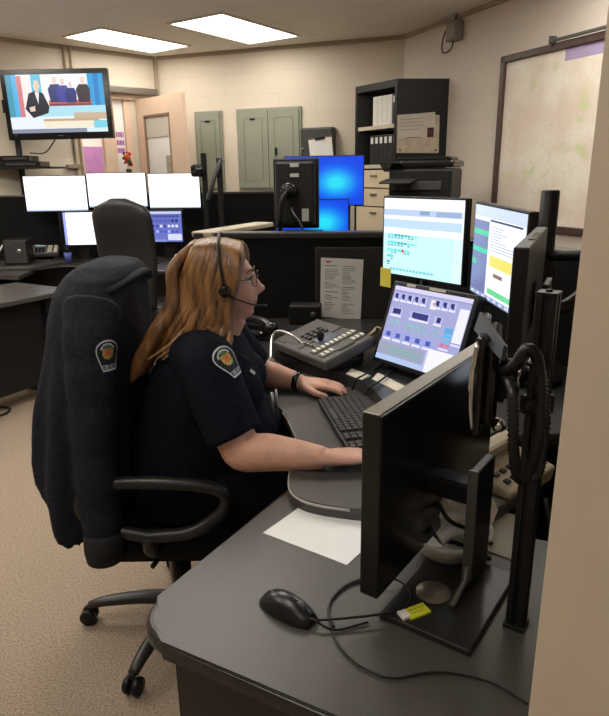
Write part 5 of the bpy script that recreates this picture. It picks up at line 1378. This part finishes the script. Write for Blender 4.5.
# hands
def hand(W, fwd, side, nrm, curl, spread, thumb=1, lift=0.0):
    """W wrist, fwd along the hand, side toward the thumb, nrm up out of the back of the hand"""
    fwd, side, nrm = V(fwd).normalized(), V(side), V(nrm)
    side = (side - fwd * side.dot(fwd)).normalized(); nrm = side.cross(fwd) if side.cross(fwd).dot(nrm) > 0 else -side.cross(fwd)
    K = W + fwd * .085
    rr = []
    for t, hw, hh in ((-.02, .026, .021), (.01, .029, .020), (.045, .037, .018), (.075, .041, .016), (.095, .038, .0125)):
        rr.append([W + fwd * t + side * (hw * math.cos(a)) + nrm * (hh * math.sin(a) + lift * t) for a in [2 * math.pi * k / 18 for k in range(18)]])
    body.loft(rr)
    for q, (o, L_, r) in enumerate(((.029, .070, .0092), (.0105, .078, .0095), (-.009, .072, .0090), (-.027, .057, .0080))):
        b = K + side * o + nrm * (lift * .085)
        d = (fwd + side * (o * spread)).normalized(); pts = [b - d * .02]; p = b; ang = curl[0]
        for sgm, (f, ca) in enumerate(((.44, curl[0]), (.31, curl[1]), (.25, curl[2]))):
            ang = ca if sgm == 0 else ang + ca
            p = p + (d * math.cos(ang) - nrm * math.sin(ang)) * L_ * f; pts.append(p)
        body.tube(spl([pts[0], b] + pts[1:], 3), [r * 1.1, r * 1.08, r, r * .95, r * .72], n=10); body.ell(pts[-1], r * .72, n=8)
    tb_ = W + fwd * .022 + side * .024 - nrm * .004
    t1_ = tb_ + (fwd * .72 + side * .62 * thumb - nrm * .18).normalized() * .042
    t2_ = t1_ + (fwd * .92 + side * .28 * thumb - nrm * .14).normalized() * .030
    t3_ = t2_ + (fwd * .98 + side * .05 * thumb - nrm * .10).normalized() * .024
    body.tube(spl([tb_ - fwd * .01 - side * .01, tb_, t1_, t2_, t3_], 3), [.014, .0155, .0125, .0108, .008], n=10); body.ell(t3_, .008, n=8)
hand(WR, (.98, .14, -.02), (0, 1, 0), (0, 0, 1), (.22, .30, .25), 2.0)
hand(WR2, (.93, -.30, -.01), (-.1, -1, 0), (0, 0, 1), (.10, .18, .16), 3.4)
# legs under the ledge
for y, yk in ((1.71, 1.68), (1.91, 1.93)):
    body.tube(spl([Lp(-.36, y, .575), Lp(-.15, (y + yk) / 2, .585), Lp(.04, yk, .575), Lp(.075, yk, .52)], 6), [.105, .098, .076, .066], n=20)
    body.tube(spl([Lp(.06, yk, .56), Lp(.06, yk, .42), Lp(.04, yk, .22), Lp(.035, yk, .08)], 6), [.066, .064, .048, .040], n=18)
    body.ell(Lp(.10, yk, .045), (.125, .045, .042))
bo_ = fuse(body, 'body', [SKIN, LIP], voxel=.0052, smooth=1, parent=pe)
iv = HM.inverted()
for p in bo_.data.polygons:
    c = iv @ p.center
    if c.x > .072 and -.0765 < c.z < -.0545 and abs(c.y) < .021 * (1 - ((c.z + .0645) / .016) ** 2) ** .5 if abs(c.z + .0645) < .016 else False: p.material_index = 1
mb = MB()
for s in (-1, 1):
    e = V((.0815, s * .031, .009)); mb.ell(HM @ e, .0105, 0, n=10); mb.ell(HM @ (e + V((.0062, s * .001, 0))), .0056, 1, n=8)
mb.build('eyes', [EYEW, EYEI], pe)
for s in (-1, 1):
    mb = MB()
    mb.tube(spl([HM @ V((.097, s * .014, .030)), HM @ V((.096, s * .030, .037)), HM @ V((.083, s * .048, .030))], 5), [.0026, .003, .0012], n=6)
    mb.tube(spl([HM @ V((.094, s * .020, .012)), HM @ V((.095, s * .031, .018)), HM @ V((.086, s * .043, .011))], 5), .0016, n=6)
    mb.build('eyebrow', BROW, pe)
# shirt
sh_ = MB()
sh_.loft(torso_rings(.006))
sh_.ell(Lp(-.205, 1.72, .885), (.085, .095, .085)); sh_.ell(Lp(-.205, 1.88, .885), (.085, .095, .085)); sh_.ell(Lp(-.24, 1.80, .74), (.165, .20, .135))
se = SH.lerp(EL, .86); se2 = SH2.lerp(EL2, .80)
sh_.tube(spl([Lp(-.31, 1.70, 1.0), SH + V((0, .005, .004)), SH.lerp(EL, .45) + V((0, -.008, 0)), se], 6), [.080, .083, .080, .078], n=24)
sh_.tube(spl([Lp(-.30, 1.90, 1.0), SH2 + V((0, -.005, .004)), SH2.lerp(EL2, .45), se2], 6), [.076, .080, .074, .070], n=24)
shirt = fuse(sh_, 'shirt', NAVY, voxel=.007, smooth=5, parent=pe)
_nm = [v.normal.copy() for v in shirt.data.vertices]
for v in shirt.data.vertices:
    n = noise.noise(V((v.co.x * 11 + 3, v.co.y * 11, v.co.z * 8))) * .0055 + noise.noise(V((v.co.x * 24, v.co.y * 24, v.co.z * 14))) * .002
    v.co += _nm[v.index] * n
# collar
mb = MB()
pts = [Lp(-.205, 1.80 - .012, 1.015), Lp(-.235, 1.735, 1.045), Lp(-.29, 1.722, 1.072), Lp(-.345, 1.76, 1.085), Lp(-.355, 1.80, 1.088), Lp(-.345, 1.84, 1.085), Lp(-.29, 1.878, 1.072), Lp(-.235, 1.865, 1.045), Lp(-.205, 1.812, 1.015)]
mb.tube(spl(pts, 6), .015, n=10); mb.build('collar', NAVY, pe)
# trousers
tr = MB()
for y, yk in ((1.71, 1.68), (1.91, 1.93)):
    tr.tube(spl([Lp(-.38, y, .575), Lp(-.15, (y + yk) / 2, .588), Lp(.045, yk, .578), Lp(.08, yk, .52)], 6), [.115, .108, .085, .076], n=20)
    tr.tube(spl([Lp(.065, yk, .575), Lp(.065, yk, .42), Lp(.045, yk, .22), Lp(.04, yk, .10)], 6), [.076, .076, .066, .064], n=18)
tr.ell(Lp(-.38, 1.80, .60), (.205, .225, .12))
fuse(tr, 'trousers', TROU, voxel=.009, smooth=4, parent=pe)
for yk in (1.68, 1.93): MB().ell(Lp(.105, yk, .048), (.14, .053, .047)).box(Lp(.105, yk, .010), (.26, .09, .02), r=.008).build('shoe', BLACK, pe)
# patch, name bar, shoulder slide, pens
_bv = BVHTree.FromPolygons([v.co + PO for v in shirt.data.vertices], [list(p.vertices) for p in shirt.data.polygons])
_h = _bv.ray_cast(V((0, 0, EYE)), ray(228.5, 361).normalized())
patch(shirt, pe, _h[0], (V(_h[1]) + V((.15, -.3, 0))), (-.42, .0, .9), .078, .090, lift=.0016)
def on_shirt(px, py, y0, w_, h_, m, name, n=(.6, -.75, .25), rot=0, th=.003):
    bv = _bv
    o_ = V((0, 0, EYE)); d = ray(px, py).normalized(); h = bv.ray_cast(o_, d)
    p = (h[0] if h[0] else aty(px, py, y0)) - PO; nn = h[1] if h[0] else V(n)
    qt = V((0, -1, 0)).rotation_difference(nn).to_matrix().to_4x4()
    return MB().box((0, -.0 - .002, 0), (w_, th, h_), M=Matrix.Translation(p) @ qt @ Matrix.Rotation(rot, 4, 'Y'), r=.0006, seg=1).build(name, m, pe)
on_shirt(225.5, 337.5, 1.62, .048, .011, mat('silver_thread', (.30, .31, .34), .6), 'shoulder_slide', rot=R(28))
on_shirt(252, 372.5, 1.68, .018, .018, mat('silver_emblem', (.26, .27, .28), .5), 'collar_pin', rot=R(40))
pb_ = aty(272, 402, 1.70) - PO
MB().tube([pb_ + V((0, 0, .03)), pb_ + V((.002, 0, -.03))], .005).tube([pb_ + V((.012, .01, .035)), pb_ + V((.014, .01, -.025))], .004).build('pens', STEEL, pe)
# watch on the far wrist
wd = (WR2 - EL2).normalized()
MB().cyl(WR2 - wd * .028, WR2 - wd * .006, .0335, n=24).build('wrist_watch', BLACKG, pe)
# glasses
mb = MB()
for s in (-1, 1):
    ring = [HM @ V((.107 - .010 * abs(math.cos(a)) * (1 if math.cos(a) > 0 else .2), s * (.032 + .024 * math.cos(a)), .006 + .018 * math.sin(a))) for a in [2 * math.pi * k / 24 for k in range(25)]]
    mb.tube(ring, .0013, n=6, cap=False)
    mb.tube([HM @ V((.092, s * .056, .012)), HM @ V((.04, s * .078, .014)), HM @ V((-.01, s * .082, .008))], .0014, n=6)
mb.tube(spl([HM @ V((.104, -.009, .010)), HM @ V((.113, 0, .014)), HM @ V((.104, .009, .010))], 4), .0013, n=6)
mb.build('glasses', mat('dark_glasses_frame', (.05, .035, .025), .3, .5), pe)
# hair
hr = MB()
def hh(x, y, z): return HM @ V((x, y, z))
hr.ell((0, 0, 0), (.103, .088, .108), 0, HM @ Matrix.Translation((-.022, 0, .026)))
hr.ell((0, 0, 0), (.070, .086, .085), 0, HM @ Matrix.Translation((-.052, 0, -.04)))
rnd = random.Random(21)
def lock(pts, r): hr.tube(spl(pts, 6), r, n=8)
NLK = 46
for i in range(NLK):
    s = -1 if i % 2 else 1
    t = (i // 2) / (NLK / 2 - 1)               # 0 front .. 1 back
    # root on the parting, over the side of the head, then down
    ang = t
    x0 = .070 - .118 * t; ztop = .108 + .018 * math.sin(t * 2.2)
    xs = .062 - .150 * t; ys = s * (.086 - .02 * t ** 3)
    x1 = .036 - .155 * t
    end_z = -.155 - .10 * t + rnd.uniform(-.03, .03)
    jit = lambda a: rnd.uniform(-a, a)
    p0 = hh(x0, s * .006, ztop); p1 = hh(x0 * .8 + xs * .2, s * .058, ztop - .022); p2 = hh(xs, ys, .040 + jit(.008)); p3 = hh(x1, s * (.092 - .02 * t ** 2), -.035)
    base_ = V((-.228 - .197 * t + jit(.014), 1.80 + s * (.098 - .02 * t + jit(.012)), 1.065))
    e_ = V((-.250 - .24 * t + jit(.02), 1.80 + s * (.115 - .045 * t + jit(.02)), HC.z + end_z + .03))
    lock([p0, p1, p2, p3, base_ - PO, e_ - PO], [.010, .014, .015, .015, .014, .004])
for i in range(26):                             # fall down the back
    y = 1.80 + rnd.uniform(-.10, .10); j = rnd.uniform(-.015, .015)
    lock([hh(-.06, (y - 1.8) * .3, .118), hh(-.118, (y - 1.8) * .75, .06), hh(-.13 + j, (y - 1.8) * .9, -.04), V((-.425 + j, y, 1.06)) - PO, V((-.485 + j, y, .975 + rnd.uniform(-.02, .02))) - PO, V((-.525 + j, y, .925 + rnd.uniform(-.03, .03))) - PO], [.014, .018, .019, .019, .016, .004])
for i in range(10):                             # strands sweeping to the near shoulder
    j = rnd.uniform(-.012, .012)
    lock([hh(.062 - i * .004, -.010, .110), hh(.074 - i * .006, -.050, .082), hh(.060 - i * .008, -.078, .034), hh(.031 - i * .01, -.088, -.03), V((-.212 - i * .013, 1.712 + j, 1.095)) - PO, V((-.215 - i * .018 + j, 1.680 + j, 1.045)) - PO, V((-.230 - i * .024 + j, 1.655 + j, 1.005)) - PO], [.009, .012, .013, .012, .011, .010, .003])
hair = hr.build('hair', HAIR, pe)
# headset
hsx = MB()
bnd = [hh(.026 - .012 * math.sin(a), .111 * math.cos(a), .018 + .124 * math.sin(a)) for a in [R(-8) + k * R(196) / 24 for k in range(25)]]
hsx.tube(bnd, .0042, n=8)
hd_ = hsx.build('headset', BLACK, pe)
MB().cyl(hh(.026, -.096, -.004), hh(.026, -.122, -.006), .0155, n=20).build('ear_cushion', BLACKG, hd_)
MB().cyl(hh(.026, .096, -.004), hh(.026, .122, -.006), .0155, n=20).build('ear_cushion', BLACKG, hd_)
MB().tube(spl([hh(.028, -.118, -.012), hh(.062, -.098, -.036), hh(.092, -.058, -.058), hh(.118, -.030, -.071)], 6), .0024, n=8).ell(hh(.121, -.028, -.072), (.010, .007, .006), n=8).build('boom_microphone', BLACK, hd_)
MB().tube(spl([hh(.0, -.108, -.03), hh(-.0, -.10, -.09), V((-.22, 1.69, 1.04)) - PO, V((-.15, 1.70, .98)) - PO], 6), .002, n=6).build('cord', BLACK, hd_)

# ------------------------------------------------------------------ output look
sc.view_settings.view_transform = 'Standard'
sc.view_settings.look = 'None'
sc.view_settings.exposure = 0.0
sc.view_settings.gamma = 1.0
sc.view_settings.use_curve_mapping = False
sc.cycles.use_denoising = True
sc.cycles.max_bounces = 8
sc.cycles.sample_clamp_indirect = 6.0
